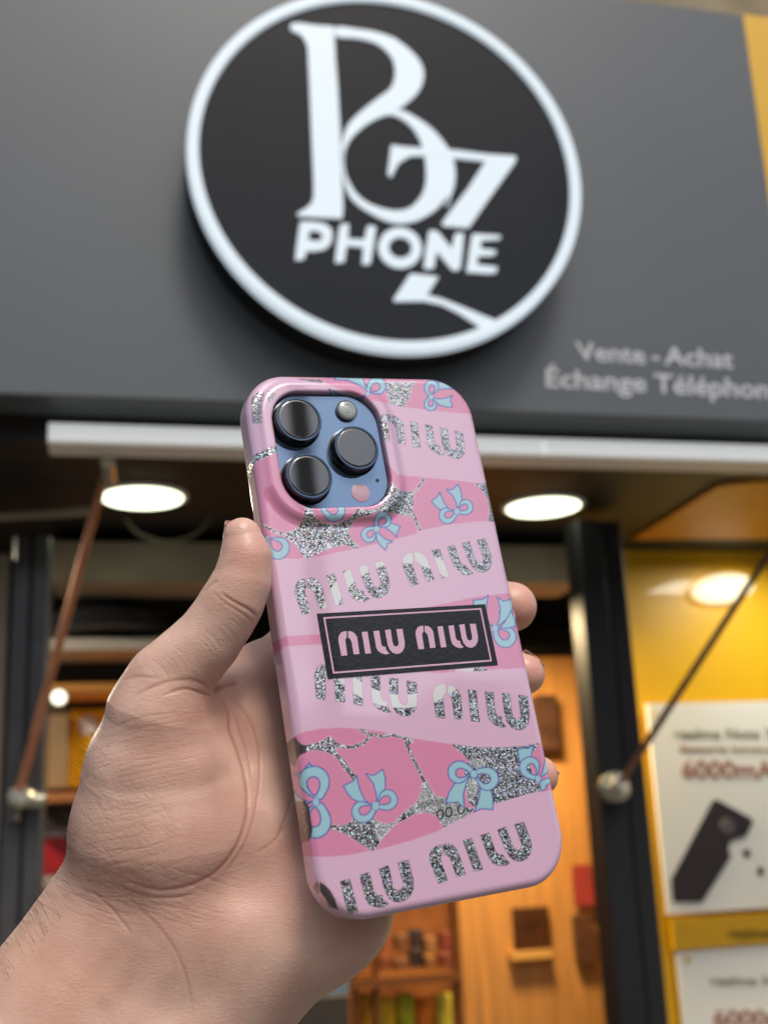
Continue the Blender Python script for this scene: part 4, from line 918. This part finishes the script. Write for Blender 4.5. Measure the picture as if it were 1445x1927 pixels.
n.links.new(prev, p.inputs['Base Color']); p.inputs['Roughness'].default_value = .38
p.inputs['Subsurface Weight'].default_value = .5; p.inputs['Subsurface Radius'].default_value = (1.0, .35, .2); p.inputs['Subsurface Scale'].default_value = .0035
mp = nd('ShaderNodeMapping'); mp.inputs['Rotation'].default_value = (0, .5, 0); mp.inputs['Scale'].default_value = (.6, .6, 1.5); n.links.new(tc.outputs['Object'], mp.inputs[0])
v1 = nd('ShaderNodeTexVoronoi', feature='DISTANCE_TO_EDGE'); v1.inputs['Scale'].default_value = 640; n.links.new(mp.outputs[0], v1.inputs['Vector'])
v2 = nd('ShaderNodeTexNoise'); v2.inputs['Scale'].default_value = 700; v2.inputs['Detail'].default_value = 5; n.links.new(tc.outputs['Object'], v2.inputs['Vector'])
am = nd('ShaderNodeMath', operation='MULTIPLY_ADD'); am.inputs[1].default_value = 1.2; n.links.new(v1.outputs['Distance'], am.inputs[0]); n.links.new(v2.outputs['Fac'], am.inputs[2])
bp = nd('ShaderNodeBump'); bp.inputs['Strength'].default_value = .26; bp.inputs['Distance'].default_value = .00035; n.links.new(am.outputs[0], bp.inputs['Height']); n.links.new(bp.outputs[0], p.inputs['Normal'])
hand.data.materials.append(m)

# fingernails: curved plates set on the finger ends
nailm = mat('nail', lin(232, 196, 178), .25, coat=.5)
def nail(px, py, z, nrm, along, wid, length, rad):
    """nail whose middle sits at (px, py, z mm); nrm and along are camera-space directions"""
    c0 = hp(px, py, z); nn = np.array(nrm, float); nn /= np.linalg.norm(nn); al = np.array(along, float); al -= nn * (al @ nn); al /= np.linalg.norm(al); sd_ = np.cross(al, nn)
    V = []; Fc = []; NU, NV = 12, 12
    for layer in (0, -.0005):
        for i in range(NU + 1):
            for j in range(NV + 1):
                a = (i / NU - .5) * wid / rad; s = (j / NV - .5) * length; e = math.sqrt(max(0, 1 - (2 * abs(i / NU - .5)) ** 2 * .35 * (j / NV)))
                V.append(c0 + sd_ * math.sin(a) * rad + nn * ((math.cos(a) - 1) * rad + layer - .6 * max(0, -s) ** 2 / .02) + al * s * e)
    k = (NU + 1) * (NV + 1); idn = lambda l, i, j: l * k + i * (NV + 1) + j
    for l in (0, 1):
        for i in range(NU):
            for j in range(NV): Fc.append((idn(l, i, j), idn(l, i + 1, j), idn(l, i + 1, j + 1), idn(l, i, j + 1)))
    for i in range(NU):
        for j in (0, NV): Fc.append((idn(0, i, j), idn(0, i + 1, j), idn(1, i + 1, j), idn(1, i, j)))
    for j in range(NV):
        for i in (0, NU): Fc.append((idn(0, i, j), idn(0, i, j + 1), idn(1, i, j + 1), idn(1, i, j)))
    o = mk('fingernail', CAM + np.array(V) @ B.T, Fc, nailm, hand, True); return o
nail(425, 1018, 343.5, (-1, -.12, .45), (.12, -1, 0), .0105, .0125, .0065)
nail(1006, 1239, 393.0, (.66, -.62, .42), (.72, .72, -.1), .0085, .009, .0070)
nail(1035, 1439, 382.0, (.7, -.6, .42), (.72, .72, -.1), .0078, .0085, .0064)
# fine dark hairs along the forearm and the outer edge of the hand
hb = MB(); r3 = np.random.default_rng(5)
cand = np.where((hx > -20) & (hx < 330) & (hy > 1380) & (hy < 1930) & (np.abs((HN * HV).sum(1) / np.linalg.norm(HV, axis=1)) < .75) & (hx < 60 + (1930 - hy) * .62) & ((HN * HV).sum(1) < .1))[0]
edge = cand[np.abs((HN[cand] * HV[cand]).sum(1) / np.linalg.norm(HV[cand], axis=1)) < .35]
for i in list(r3.choice(cand, 480)) + list(r3.choice(edge, 110)):
    if hy[i] < 1560 and r3.uniform() < .6: continue
    p0 = hw[i]; nw = B @ HN[i]; dn = B @ np.array([-.35, -.75 + r3.normal(0, .25), r3.normal(0, .2)]); L = r3.uniform(.0022, .0065)
    d = nw * .45 + dn * .6 + r3.normal(0, .15, 3); d /= np.linalg.norm(d); d2 = d + B @ np.array([-.3, -.35, 0])
    hb.tube([p0 - nw * .0002, p0 + d * L * .5, p0 + d * L * .5 + d2 / np.linalg.norm(d2) * L * .5], [.00003, .000022, .000008], 3, False)
hb.build('hair', mat('dark_hair', lin(52, 34, 24), .5), hand)
print('verts', len(HV), len(CV))
